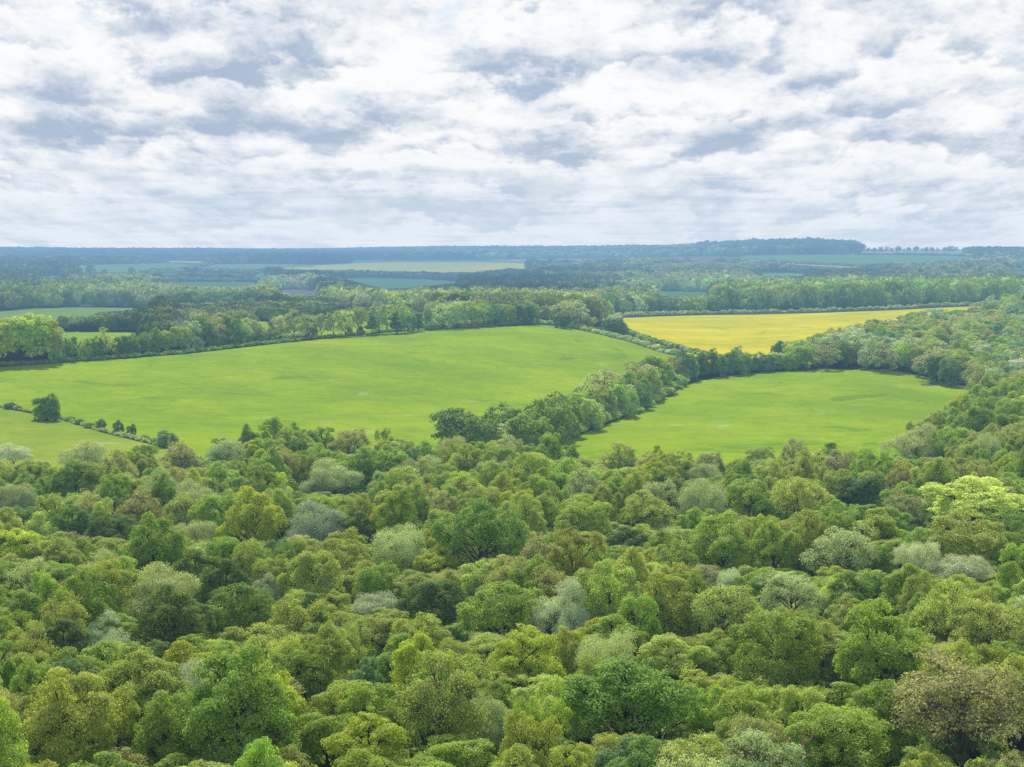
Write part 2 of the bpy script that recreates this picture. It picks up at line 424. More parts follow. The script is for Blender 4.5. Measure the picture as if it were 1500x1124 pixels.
# ------------------------------------------------------------------ trees
def tree_data(seed, R=6.5, H=13.0, bare=3.0, n_mass=9, n_clump=20, n_leaf=55, leaf=0.30, mass_r=0.42, flat=0.75,
              gap=0.12, twigs=True, trunk_r=0.35, stems=1, open_=0.0, droop=0.0, cone=0.0, clump_r=1.15, fill=0.25, low=0.5):
    g = np.random.default_rng(seed)
    zc = bare + (H - bare) * 0.45; rz = (H - bare) * 0.5
    # main masses of the crown
    i = np.arange(n_mass) + 0.5
    phi = i * 2.39996 + g.uniform(0, 6); ct = 1 - (1 + low) * i / n_mass
    st = np.sqrt(np.clip(1 - ct * ct, 0, 1))
    d = np.stack([np.cos(phi) * st, np.sin(phi) * st, ct], 1) + g.normal(0, 0.12, (n_mass, 3))
    k = g.uniform(0.42, 0.80, n_mass)[:, None]
    mc = np.array([0, 0, zc]) + d * np.array([R, R, rz]) * k
    mc[:, 2] += g.normal(0, 0.055 * H, n_mass) * (d[:, 2] > -0.2)
    lean = g.normal(0, 0.05 * R, 2); mc[:, :2] += lean
    if cone:
        mc[:, :2] *= np.clip(1.15 - cone * (mc[:, 2:3] - bare) / (H - bare), 0.12, 1.2)
    mr = mass_r * R * g.uniform(0.6, 1.2, n_mass)
    if cone: mr *= np.clip(1.2 - cone * (mc[:, 2] - bare) / (H - bare), 0.3, 1.2)
    # the core of the crown
    mc = np.vstack([mc, [[lean[0], lean[1], zc]]]); mr = np.append(mr, mass_r * R * 1.05)
    cc, cr, cm = [], [], []
    for a in range(len(mc)):
        n = n_clump
        dd = rand_dirs(g, n)
        outd = unit(mc[a] - np.array([0, 0, zc - rz * 0.5]))
        dd = unit(dd + outd * 0.45 + np.array([0, 0, 0.15]))
        p = mc[a] + dd * mr[a] * g.uniform(0.75, 1.12, n)[:, None] * np.array([1, 1, 0.9])
        keep = np.ones(n, bool)
        for b in range(len(mc)):
            if b != a: keep &= np.linalg.norm(p - mc[b], axis=1) > mr[b] * 0.72
        keep &= g.random(n) > gap
        keep &= p[:, 2] > bare * 0.6
        cc.append(p[keep]); cr.append(clump_r * g.uniform(0.6, 1.3, keep.sum())); cm.append(np.full(keep.sum(), a))
    cc = np.concatenate(cc); cr = np.concatenate(cr); cm = np.concatenate(cm)
    nc = len(cc)
    ctone = np.clip(g.normal(0.5, 0.22, nc), 0, 1)
    warm_c = np.clip(g.normal(0.35, 0.3, nc), 0, 1)
    # leaves
    cnt = np.maximum(6, (n_leaf * (cr / clump_r) ** 2 * g.uniform(0.6 if open_ == 0 else 0.35, 1.2, nc)).astype(int))
    idx = np.repeat(np.arange(nc), cnt); n = len(idx)
    outc = unit(cc - np.array([0, 0, zc - rz * 0.4]))
    dd = unit(rand_dirs(g, n) + outc[idx] * 0.55 + np.array([0, 0, 0.25]))
    rr = np.where(g.random(n) < fill, g.uniform(0.1, 0.8, n), g.uniform(0.8, 1.12, n))
    pos = cc[idx] + dd * (cr[idx] * rr)[:, None] * np.array([1.1, 1.1, flat])
    if droop:
        pos[:, 2] -= droop * g.random(n) ** 1.5 * 2.2
    nrm = unit(dd * 0.85 + g.normal(0, 0.42, (n, 3)) + np.array([0, 0, 0.35]))
    size = leaf * g.uniform(0.6, 1.35, n)
    if droop:
        nrm[:, 2] *= 0.4; nrm = unit(nrm)
    V, Q = leaf_quads(pos, nrm, size, g, 0.62 if not droop else 0.4)
    zrel = np.clip((pos[:, 2] - bare) / (H - bare), 0, 1)
    tone = np.stack([np.clip(g.normal(0.5, 0.25, n), 0, 1), ctone[idx], np.clip(warm_c[idx] * (0.4 + 0.8 * zrel) + g.normal(0, 0.15, n), 0, 1)], 1)
    # wood
    paths = []
    top = np.array([lean[0] * 0.6, lean[1] * 0.6, zc])
    starts = []
    for s in range(stems):
        a = g.uniform(0, 6.28); off = np.array([math.cos(a), math.sin(a), 0]) * (0.0 if stems == 1 else 0.45)
        tp = top + (off * R * 0.5 if stems > 1 else 0)
        p, rd = bent(off * 0.5 + np.array([0, 0, -1.5]), tp, trunk_r, trunk_r * 0.45, g, 0.03, 6)
        rd[0] *= 1.5
        paths.append((p, rd)); starts.append(p)
    for a in range(len(mc)):
        p = starts[a % stems]
        s = p[np.argmin(np.abs(p[:, 2] - max(bare * 0.8, mc[a, 2] - 0.55 * np.linalg.norm(mc[a, :2]) - 1.0)))]
        q, rd = bent(s, mc[a], trunk_r * 0.45, trunk_r * 0.16, g, 0.07, 5, 0.08)
        paths.append((q, rd))
        if twigs:
            mine = np.where(cm == a)[0]
            for c in mine:
                if g.random() < (0.8 if open_ else 0.55):
                    s2 = q[g.integers(2, 5)]
                    q2, r2 = bent(s2, cc[c], trunk_r * 0.14, trunk_r * 0.05, g, 0.10, 3, 0.05)
                    paths.append((q2, r2))
                    if open_:
                        for _ in range(4):
                            e = cc[c] + rand_dirs(g, 1)[0] * cr[c] * 1.15
                            paths.append(bent(cc[c], e, trunk_r * 0.055, trunk_r * 0.02, g, 0.1, 2))
    TV, TQ = tubes(paths, 4 if not open_ else 3)
    return V, Q, tone, TV, TQ

PROTO = {}
def proto(key, n, fmat, bmat, seed0, **kw):
    lst = []
    for i in range(n):
        kk = {a: (b(i) if callable(b) else b) for a, b in kw.items()}
        V, Q, tone, TV, TQ = tree_data(seed0 + i, **kk)
        cm = quad_mesh(key + '_crown', V, Q, fmat, tone)
        tm = quad_mesh(key + '_trunk', TV, TQ, bmat)
        lst.append((cm, tm, kk.get('R', 6.5), kk.get('H', 13.0)))
    PROTO[key] = lst

ALIAS = {'elm': 'oak', 'hornbeam': 'maple', 'beech': 'maple', 'hazel': 'maple', 'oak_round': 'shrub_mid', 'maple_slope': 'oak_mid', 'beech_slope': 'oak_mid'}  # species names assumed; each draws the crown of the kind it maps to
# near protos (seen at 250-750 m)
proto('oak', 8, MF, MB_OAK, 100, R=lambda i: 6.3 + 0.3 * (i % 3), H=lambda i: 12.5 + 0.5 * (i % 4), mass_r=0.36, n_mass=lambda i: 13 + i % 5, n_clump=30, n_leaf=80, leaf=0.155, clump_r=0.92, gap=0.15, bare=2.0)
proto('ash', 5, MF, MB_ASH, 200, R=6.0, H=lambda i: 13 + 0.6 * (i % 3), n_mass=15, n_clump=27, n_leaf=56, leaf=0.14, open_=1.0, gap=0.20, mass_r=0.34, clump_r=0.95, trunk_r=0.32, fill=0.5, bare=2.5)
proto('maple', 6, MF, MB_OAK, 300, R=5.6, H=lambda i: 12.5 + 0.5 * (i % 3), n_mass=lambda i: 15 + i % 4, bare=1.4, n_clump=28, n_leaf=84, leaf=0.145, mass_r=0.33, clump_r=0.8, gap=0.10)
proto('willow', 4, MFW, MB_ASH, 400, R=5.4, H=lambda i: 12 + 0.5 * i, n_mass=9, bare=1.2, n_clump=30, n_leaf=130, leaf=0.14, mass_r=0.44, clump_r=1.05, gap=0.05, droop=0.45, stems=3, trunk_r=0.22)
proto('birch', 3, MF, MB_ASH, 500, R=4.0, H=14.0, n_mass=10, bare=2.0, n_clump=26, n_leaf=70, leaf=0.15, mass_r=0.42, clump_r=0.75, gap=0.15, droop=0.5, cone=0.6, trunk_r=0.18)
proto('chestnut', 2, MF, MB_OAK, 600, R=7.0, H=14.0, n_mass=16, n_clump=30, n_leaf=62, leaf=0.21, mass_r=0.34, clump_r=0.9, flat=0.5, gap=0.05)
# mid protos (700-1700 m)
proto('oak_mid', 5, MF, MB_OAK, 700, R=6.3, H=12.5, n_mass=12, bare=0.6, low=0.75, n_clump=24, n_leaf=38, leaf=0.30, gap=0.12, twigs=False, clump_r=1.1)
proto('ash_mid', 4, MF, MB_ASH, 720, R=5.6, H=13.5, n_mass=12, bare=1.0, low=0.7, n_clump=22, n_leaf=22, leaf=0.27, gap=0.22, twigs=True, clump_r=1.05, trunk_r=0.3, fill=0.5)
proto('shrub_mid', 3, MF, MB_OAK, 740, R=5.5, H=9.0, n_mass=12, bare=0.0, low=0.6, n_clump=24, n_leaf=38, leaf=0.29, gap=0.05, twigs=False, clump_r=1.05)
proto('willow_mid', 3, MFW, MB_ASH, 760, R=5.5, H=11.0, n_mass=11, bare=0.3, low=0.7, n_clump=20, n_leaf=40, leaf=0.28, gap=0.06, twigs=False, stems=2, trunk_r=0.2, clump_r=1.1)
proto('beech_mid', 3, MF, MB_OAK, 780, R=4.8, H=17.0, n_mass=18, bare=1.5, low=0.85, n_clump=16, n_leaf=30, leaf=0.34, gap=0.10, twigs=False, mass_r=0.44, clump_r=1.05, trunk_r=0.45)
proto('fir_mid', 2, MF, MB_OAK, 800, R=3.2, H=13.0, n_mass=14, bare=0.3, low=0.8, n_clump=14, n_leaf=22, leaf=0.34, gap=0.05, twigs=False, mass_r=0.42, cone=1.0, clump_r=0.8, trunk_r=0.2)

proto('lone', 2, MF, MB_OAK, 820, R=5.0, H=12.0, n_mass=20, bare=-2.5, low=0.95, n_clump=24, n_leaf=40, leaf=0.28, gap=0.05, twigs=False, mass_r=0.42, clump_r=1.0)

# colours (reflectance of the leaves)
C = {
 'olive':  (0.335, 0.415, 0.105), 'green': (0.280, 0.405, 0.080), 'dark': (0.155, 0.255, 0.072), 'deep': (0.210, 0.330, 0.068),
 'yellow': (0.385, 0.470, 0.065), 'lime': (0.405, 0.510, 0.150), 'brown': (0.350, 0.375, 0.150), 'pale': (0.390, 0.480, 0.255),
 'silver': (0.47, 0.56, 0.44), 'blue': (0.200, 0.325, 0.175), 'mint': (0.44, 0.57, 0.20), 'tan': (0.375, 0.405, 0.210),
}
CW = {'olive': 'olive green', 'green': 'fresh green', 'dark': 'dark green', 'deep': 'deep green', 'yellow': 'yellow-green', 'lime': 'light lime-green',
      'brown': 'brownish', 'pale': 'pale grey-green', 'silver': 'silvery', 'blue': 'bluish green', 'mint': 'bright pale green', 'tan': 'tan-coloured'}
NAME = {'lone': 'oak_tree', 'elm': 'assumed_elm_tree', 'hornbeam': 'assumed_hornbeam_tree', 'hazel': 'assumed_hazel_tree', 'oak': 'oak_tree', 'ash': 'ash_tree', 'maple': 'maple_tree', 'willow': 'willow_tree', 'birch': 'birch_tree', 'chestnut': 'chestnut_tree',
        'beech': 'assumed_beech_tree', 'fir': 'fir_tree', 'shrub': 'bush'}
TREES = []   # records for labels

def jitter(c, g, a=0.12):
    k = 1 + g.normal(0, a); h = g.normal(0, a * 0.35)
    return (max(0.01, c[0] * k * (1 + h)), max(0.01, c[1] * k), max(0.006, c[2] * k * (1 - h)))

def place(key, x, y, width, hgt, col, group, label=None, ref=None, seed=None, z=None, jit=0.10):
    g = np.random.default_rng(seed if seed is not None else int(abs(x) * 131 + y * 17) % 999983)
    lst = PROTO[ALIAS.get(key, key)]; k = int(g.integers(len(lst))); cm, tm, R, H = lst[k]
    base = key.split('_')[0]
    name = NAME[base]
    root = bpy.data.objects.new(name, None); COL.objects.link(root)
    root.empty_display_size = 0.5
    gz = hxy(x, y) if z is None else z
    s = width / (2.0 * R); sz = hgt / H
    root.location = (x, y, gz); root.rotation_euler = (0, 0, g.uniform(0, 6.28)); root.scale = (s, s * g.uniform(0.92, 1.08), sz)
    cr = bpy.data.objects.new('crown', cm); tr = bpy.data.objects.new('trunk', tm)
    c = jitter(C[col], g, jit)
    cr.color = (*c, 1)
    for o in (cr, tr): COL.objects.link(o); o.parent = root
    root['category'] = 'bush' if base == 'shrub' else 'tree'
    if group: root['group'] = group
    ppx, ppy = project(x, y, gz + hgt * 0.6)
    TREES.append(dict(o=root, px=ppx, py=ppy, col=col, kind=name.replace('_tree', ''), w=width, h=hgt, label=label, ref=ref, group=group, x=x, y=y))
    return root

# ---- foreground wood: notable trees, read off the view (crown centre, crown width in photo pixels)
G_WOOD = 'trees of the foreground woodland'
HERO = [
 # px, py, w, species, colour, height factor, reference phrase
 (465,768,88,'willow','silver',1.0,'the silvery willow left of centre'),
 (585,800,92,'willow','pale',1.1,'the drooping grey willow near the middle'),
 (822,886,88,'willow','silver',1.25,'the tall silver willow at the centre of the wood'),
 (245,868,112,'willow','pale',1.0,'the broad pale willow in the left of the wood'),
 (296,1003,104,'willow','silver',1.1,'the silver willow near the bottom left'),
 (155,928,60,'willow','silver',0.9,'the small whitish willow on the left'),
 (552,880,84,'willow','silver',0.75,'the low silver willow at mid-wood'),
 (388,862,50,'willow','silver',0.9,'the narrow silver willow behind the round dark oak'),
 (288,778,64,'willow','pale',0.9,'the small grey willow in the upper left wood'),
 (486,705,84,'willow','pale',0.9,'the broad pale willow below the main field'),
 (1345,812,62,'willow','silver',1.0,'the round silver willow on the right'),
 (1412,832,96,'willow','silver',0.7,'the low whitish willow at the right'),
 (1068,850,40,'willow','silver',0.8,'the tiny white willow right of centre'),
 (1035,690,60,'willow','pale',1.0,'the pale willow below the right field'),
 (536,985,48,'maple','blue',0.9,'the small round bluish tree near the bottom centre'),
 (58,768,56,'birch','lime',1.1,'the slender pale birch at the left edge'),
 (22,728,70,'willow','pale',1.0,'the grey willow at the far left'),
 (122,668,68,'willow','pale',0.85,'the pale willow under the near left field'),
 (335,662,66,'willow','pale',0.9,'the pale willow by the left edge'),
 (18,662,56,'willow','silver',0.8,'the silvery willow at the top left'),
 (1338,655,74,'willow','pale',0.95,'the pale rounded willow by the right field'),
 (1232,812,118,'ash','pale',1.1,'the big pale ash right of centre'),
 (1160,868,112,'ash','pale',0.95,'the pale open ash right of the centre'),
 (1245,896,84,'ash','lime',0.9,'the light open ash in the right of the wood'),
 (1425,748,150,'chestnut','mint',1.15,'the bright pale green chestnut on the right'),
 (1412,795,125,'oak','olive',1.0,'the olive oak in front of the bright chestnut'),
 (160,772,72,'oak','dark',1.05,'the dark blue-green oak in the upper left wood'),
 (703,790,120,'oak','deep',1.35,'the tall fork-trunked oak near the middle'),
 (352,892,112,'oak','deep',1.1,'the round dark oak on the left'),
 (255,912,118,'oak','dark',1.0,'the dark oak below the broad pale willow'),
 (640,880,104,'oak','dark',0.95,'the dense dark oak near mid-wood'),
 (110,706,84,'oak','deep',0.9,'the broad deep green oak in the upper left wood'),
 (1062,806,106,'oak','green',1.0,'the bright round oak right of centre'),
 (1098,738,92,'oak','green',0.95,'the round green oak below the right field'),
 (1262,722,84,'maple','dark',1.0,'the dark maple in the upper right wood'),
 (1140,965,150,'oak','green',1.2,'the flat-topped green oak at the lower right'),
 (1285,960,150,'maple','green',1.35,'the large green maple at the lower right'),
 (915,1035,190,'maple','deep',1.25,'the wide many-stemmed maple at the bottom'),
 (352,1065,190,'oak','deep',1.2,'the large deep green oak at the bottom left'),
 (22,802,90,'maple','yellow',1.1,'the bright yellow-green maple at the left edge'),
 (372,768,96,'oak','yellow',1.1,'the yellow-green oak in the upper left wood'),
 (640,818,80,'maple','yellow',0.9,'the yellow-green maple beside the tall forked oak'),
 (540,1085,140,'maple','yellow',1.1,'the yellow maple at the bottom left of centre'),
 (762,962,124,'oak','yellow',1.0,'the yellow-green oak near the bottom centre'),
 (1282,770,84,'maple','yellow',1.0,'the bright yellow-green maple in the right of the wood'),
 (1180,1035,96,'maple','lime',1.1,'the light round maple at the bottom right'),
 (95,1065,160,'oak','olive',1.1,'the big olive oak in the bottom left corner'),
 (1060,905,130,'ash','lime',1.15,'the light lime ash right of the tall silver willow'),
 (985,962,120,'maple','lime',1.0,'the pale lime maple right of bottom centre'),
 (640,1035,160,'ash','olive',1.3,'the open olive ash at the bottom centre'),
 (1405,1050,230,'ash','tan',1.35,'the huge half-bare ash in the bottom right corner'),
 (1450,920,120,'ash','lime',1.2,'the sparse pale yellow ash at the right edge'),
 (1240,1090,170,'oak','green',1.0,'the bottom-edge oak on the right'),
 (268,672,68,'ash','brown',0.95,'the brownish ash by the left edge'),
 (512,650,68,'ash','brown',1.0,'the brown leafless-looking ash below the main field'),
 (212,752,84,'ash','brown',1.0,'the brownish ash in the upper left wood'),
 (905,672,66,'ash','olive',1.0,'the open olive ash below the hedgerow'),
 (832,662,34,'maple','deep',0.8,'the small green maple by the field corner'),
 (1112,662,52,'ash','olive',1.0,'the open-crowned ash at the edge of the right field'),
 (955,750,88,'ash','olive',1.0,'the dull ash above the centre of the wood'),
 (460,845,100,'oak','olive',1.2,'the upright olive oak left of centre'),
 (850,760,88,'oak','green',1.0,'the leafy oak above the tall silver willow'),
 (915,785,70,'maple','dark',1.0,'the dark maple above the centre right'),
 (740,900,130,'oak','green',1.0,'the wide green oak left of the tall silver willow'),
]
def canopy_point(px, py, lift):
    th, s = ray(px, py); r = (CAMZ - lift) / -s
    for _ in range(6): r = (CAMZ - lift - float(height(th, r))) / -s
    return math.sin(th) * r, math.cos(th) * r, r
OCC = []; HVIS = []
for n_, (px, py, w, sp_, col, hf, ref) in enumerate(HERO):
    x, y, r = canopy_point(px, py, 8.5 * hf)
    wd = w * r / F * 0.90
    place(sp_, x, y, wd * 1.04, (13.8 if sp_ != 'birch' else 15) * hf * min(1.15, max(0.85, wd / 14.0)) , col, G_WOOD, ref=ref, label=None, seed=9000 + n_)
    OCC.append((x, y, wd * 0.5 * 0.84)); HVIS.append((x, y, r, px, py, w))

WOOD_EDGE = [(-400,724),(0,722),(60,722),(150,724),(235,716),(330,692),(400,684),(480,680),(560,694),(640,712),(720,712),(800,706),(860,706),(950,720),(1020,724),(1100,718),(1200,724),(1290,722),(1302,698),(1370,662),(1425,626),(1450,598),(1500,590),(1560,588),(1900,580)]
ex, ey = zip(*[(a_, b_ - (8 if -50 < a_ < 1300 else 0)) for a_, b_ in WOOD_EDGE])
def edge_py(px): return float(np.interp(px, ex, ey))

def zone_colour(px, py, g, x=0.0, y=0.0):
    """which greens grow where"""
    w = {'olive': 3.2, 'green': 3.0, 'deep': 1.3, 'dark': 0.5, 'yellow': 0.7, 'lime': 1.1, 'brown': 0.4, 'pale': 0.6, 'blue': 0.25, 'tan': 0.3}
    if px > 1100 and py > 850: w['lime'] += 1.4; w['olive'] += 0.8; w['dark'] = 0.2
    if px < 450: w['dark'] += 0.5; w['brown'] += 0.5; w['olive'] += 0.8
    if px > 1200 and py < 800: w['green'] += 1.5
    if px > 500 and py > 950: w['yellow'] += 1.0; w['green'] += 1
    if py < 740: w['brown'] += 0.8; w['pale'] += 0.4; w['dark'] += 0.5
    q = math.sin(x / 37.0 + 1.3 * math.sin(y / 52.0)) + math.sin(y / 61.0 + x / 90.0 + 2.0)     # stands of one kind
    if q > 0.5: w['olive'] *= 2.2; w['brown'] *= 1.6; w['tan'] *= 2
    elif q < -0.4: w['green'] *= 2.4; w['deep'] *= 1.5; w['brown'] *= 0.4
    else: w['lime'] *= 1.4; w['green'] *= 1.3
    ks = list(w); p = np.array([w[k] for k in ks]); return ks[int(g.choice(len(ks), p=p / p.sum()))]

g = np.random.default_rng(5)
FILL_IN, FILL_OUT = [], []
occ = list(OCC)
ox = np.array([o[0] for o in occ]); oy = np.array([o[1] for o in occ]); orr = np.array([o[2] for o in occ])
tries = 0
while tries < 26000:
    tries += 1
    r = math.sqrt(g.uniform(215 ** 2, 1000 ** 2)); th = g.uniform(-0.36, 0.36)
    x, y = math.sin(th) * r, math.cos(th) * r
    z = hxy(x, y)
    bx, by = project(x, y, z)
    if by < edge_py(bx) + 2: continue
    rad = g.uniform(4.1, 6.6) * (0.86 if tries > 14000 else 1.0)
    d = np.hypot(ox - x, oy - y)
    if (d < (orr + rad) * 0.84).any(): continue
    ox = np.append(ox, x); oy = np.append(oy, y); orr = np.append(orr, rad)
    ax_, ay_ = project(x, y, z + 13)
    rp = rad * F / r
    inside = -rp < bx < 1500 + rp and ay_ < 1124 + 4
    (FILL_IN if inside else FILL_OUT).append((x, y, z, rad, bx, (by + ay_) / 2))
for (x, y, z, rad, bx, my) in FILL_IN:
    col = zone_colour(bx, my, g, x, y)
    sp_ = {'olive': ['oak', 'oak', 'elm', 'ash', 'hazel', 'hornbeam'], 'green': ['oak', 'maple', 'beech', 'elm', 'hornbeam'], 'deep': ['oak', 'maple', 'beech', 'elm'], 'dark': ['beech'], 'yellow': ['maple', 'hazel'],
           'lime': ['ash', 'maple', 'birch', 'hazel'], 'brown': ['ash', 'ash', 'oak'], 'pale': ['willow', 'ash'], 'blue': ['hazel'], 'tan': ['ash']}[col]
    sp_ = sp_[int(g.integers(len(sp_)))]
    hh = (8.8 + rad * 1.2) * g.uniform(0.8, 1.2)
    dist = math.hypot(x, y)
    for (hx, hy, hr, hpx, hpy, hw) in HVIS:
        if dist < hr and abs(bx - hpx) < hw * 0.5 + rad * F / dist * 0.5:
            lim = hpy + hw * 0.22
            ztop = CAMZ + ray(bx, lim)[1] * dist
            if ztop < z + hh: hh = max(6.5, ztop - z)
    if sp_ == 'birch': rad *= 0.7
    place(sp_, x, y, rad * 2 * 1.06, hh, col, G_WOOD, seed=int(g.integers(1e6)), z=z)

# ---- merged stuff trees (outside the frame, and far woods that read as one mass)
def template(seed, n, lumps=8):
    g = np.random.default_rng(seed)
    i = np.arange(n) + 0.5; phi = i * 2.39996; ct = 1 - 1.55 * i / n; st = np.sqrt(1 - ct * ct)
    d = np.stack([np.cos(phi) * st, np.sin(phi) * st, ct], 1)
    L = rand_dirs(g, lumps); L[:, 2] = np.abs(L[:, 2]) * 0.9
    L = unit(L)
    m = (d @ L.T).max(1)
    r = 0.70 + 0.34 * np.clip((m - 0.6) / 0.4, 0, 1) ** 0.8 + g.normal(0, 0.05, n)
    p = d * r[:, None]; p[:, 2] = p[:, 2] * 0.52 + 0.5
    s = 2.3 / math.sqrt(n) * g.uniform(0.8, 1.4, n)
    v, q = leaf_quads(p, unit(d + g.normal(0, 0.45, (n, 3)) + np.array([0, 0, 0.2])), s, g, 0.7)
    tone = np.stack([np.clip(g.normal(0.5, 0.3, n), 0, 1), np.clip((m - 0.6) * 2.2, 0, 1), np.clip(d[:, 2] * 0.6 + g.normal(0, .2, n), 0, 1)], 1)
    return v, tone
TPL = {n: [template(50 + 7 * n + k, n) for k in range(6)] for n in (900, 320, 170, 90, 40, 24)}

class Merge:
    def __init__(s): s.V, s.T, s.C = [], [], []
    def add(s, lod, x, y, z, rad, h, col, g):
        v, tone = TPL[lod][int(g.integers(6))]
        a = g.uniform(0, 6.28); ca, sa = math.cos(a), math.sin(a)
        p = np.empty_like(v)
        p[:, 0] = (v[:, 0] * ca - v[:, 1] * sa) * rad + x; p[:, 1] = (v[:, 0] * sa + v[:, 1] * ca) * rad + y; p[:, 2] = v[:, 2] * h + z
        s.V.append(p.astype(np.float32)); s.T.append(tone.astype(np.float32)); s.C.append(np.tile(np.array([*jitter(col, g, 0.13), 1.0], np.float32), (len(tone), 1)))
    def build(s, name, label):
        V = np.concatenate(s.V); n = len(V) // 4
        me = quad_mesh(name, V, np.arange(n * 4).reshape(-1, 4), MFA, np.concatenate(s.T), np.concatenate(s.C))
        o = bpy.data.objects.new(name, me); COL.objects.link(o)
        o['kind'] = 'stuff'; o['label'] = label; o['category'] = 'woodland'
        return o

mg = Merge()
for (x, y, z, rad, bx, my) in FILL_OUT:
    mg.add(900 if math.hypot(x, y) < 420 else 320, x, y, z, rad, (9.0 if -80 < bx < 1580 else 13) * g.uniform(0.85, 1.0), C[zone_colour(bx, my, g)], g)
if mg.V: mg.build('woodland', 'green broadleaf woodland carrying on beyond both sides of the foreground trees')

# ---- undergrowth filling the wood floor and its ragged edge
mu = Merge(); g = np.random.default_rng(77)
for k in range(5200):
    r = math.sqrt(g.uniform(225 ** 2, 800 ** 2)); th = g.uniform(-0.285, 0.285)
    x, y = math.sin(th) * r, math.cos(th) * r; z = hxy(x, y); bx, by = project(x, y, z)
    e = by - edge_py(bx)
    if e < 0: continue
    rad = g.uniform(1.8, 3.6); hh = g.uniform(2.0, 4.5) + (2.0 if e < 8 else 0.0)
    mu.add(90 if r > 420 else 170, x, y, z - 0.2, rad, hh, C[['green', 'olive', 'deep', 'pale', 'dark', 'brown'][int(g.integers(6))]], g)
for k in range(420):
    px = g.uniform(-40, 1540); th, r = ground_at(px, edge_py(px) + g.uniform(-0.5, 3))
    x, y = math.sin(th) * r, math.cos(th) * r
    mu.add(320, x, y, hxy(x, y) - 0.2, g.uniform(2.2, 4.5), g.uniform(3.0, 7.0), C[['green', 'olive', 'deep', 'pale', 'dark', 'brown'][int(g.integers(6))]], g)
mu.build('undergrowth', 'low green shrubs and brambles filling the floor and edge of the foreground wood')

# ---- rows and clumps in the middle distance: px, base row, width px, height px, species, colour
def put_row(rows, group, phrase):
    for k, (px, by, w, h, sp_, col) in enumerate(rows):
        th, r = ground_at(px, by)
        x, y = math.sin(th) * r, math.cos(th) * r
        place(sp_, x, y, w * r / F, h * r / F, col, group, seed=int(px * 13 + by * 7), z=float(height(th, r)))
        TREES[-1]['row'] = phrase

put_row([(668,664,86,64,'oak_round','dark'),(738,648,70,52,'oak_round','deep'),(727,662,48,36,'willow_mid','pale'),(802,648,72,66,'oak_round','deep'),
 (838,627,34,50,'oak_round','dark'),(862,622,52,36,'shrub_mid','pale'),(883,596,66,58,'ash_mid','tan'),(880,614,48,44,'oak_round','olive'),
 (917,602,42,38,'willow_mid','pale'),(937,582,60,56,'ash_mid','brown'),(958,572,52,50,'oak_round','deep'),(898,608,34,30,'shrub_mid','green'),
 (975,566,30,26,'shrub_mid','pale'),(990,558,28,30,'shrub_mid','tan'),(846,632,30,26,'shrub_mid','green'),(820,640,26,26,'shrub_mid','tan'),
 (770,655,30,30,'shrub_mid','dark'),(700,666,50,44,'oak_round','deep'),(772,656,62,52,'oak_round','green'),(822,640,58,52,'oak_round','deep'),(852,630,52,46,'oak_round','olive'),(906,609,50,46,'oak_round','green'),(926,598,46,44,'oak_round','deep'),(968,574,44,42,'oak_round','green'),(947,586,44,40,'oak_round','olive'),(945,588,26,22,'shrub_mid','pale')],
 'oaks and shrubs of the hedgerow between the two green fields', 'the hedgerow between the green fields')
put_row([(1003,557,36,38,'shrub_mid','blue'),(1022,552,32,30,'shrub_mid','dark'),(1042,551,36,36,'oak_round','dark'),(1060,549,26,26,'shrub_mid','blue'),
 (1077,548,40,36,'oak_round','deep'),(1098,546,30,24,'shrub_mid','blue'),(1116,545,34,26,'shrub_mid','blue'),(1138,543,34,26,'shrub_mid','pale'),
 (1143,530,20,30,'oak_round','dark'),(1160,542,34,28,'shrub_mid','green'),(1015,545,24,22,'shrub_mid','dark'),(1088,541,24,22,'shrub_mid','dark')],
 'low trees between the rapeseed and the right field', 'the belt below the rapeseed')
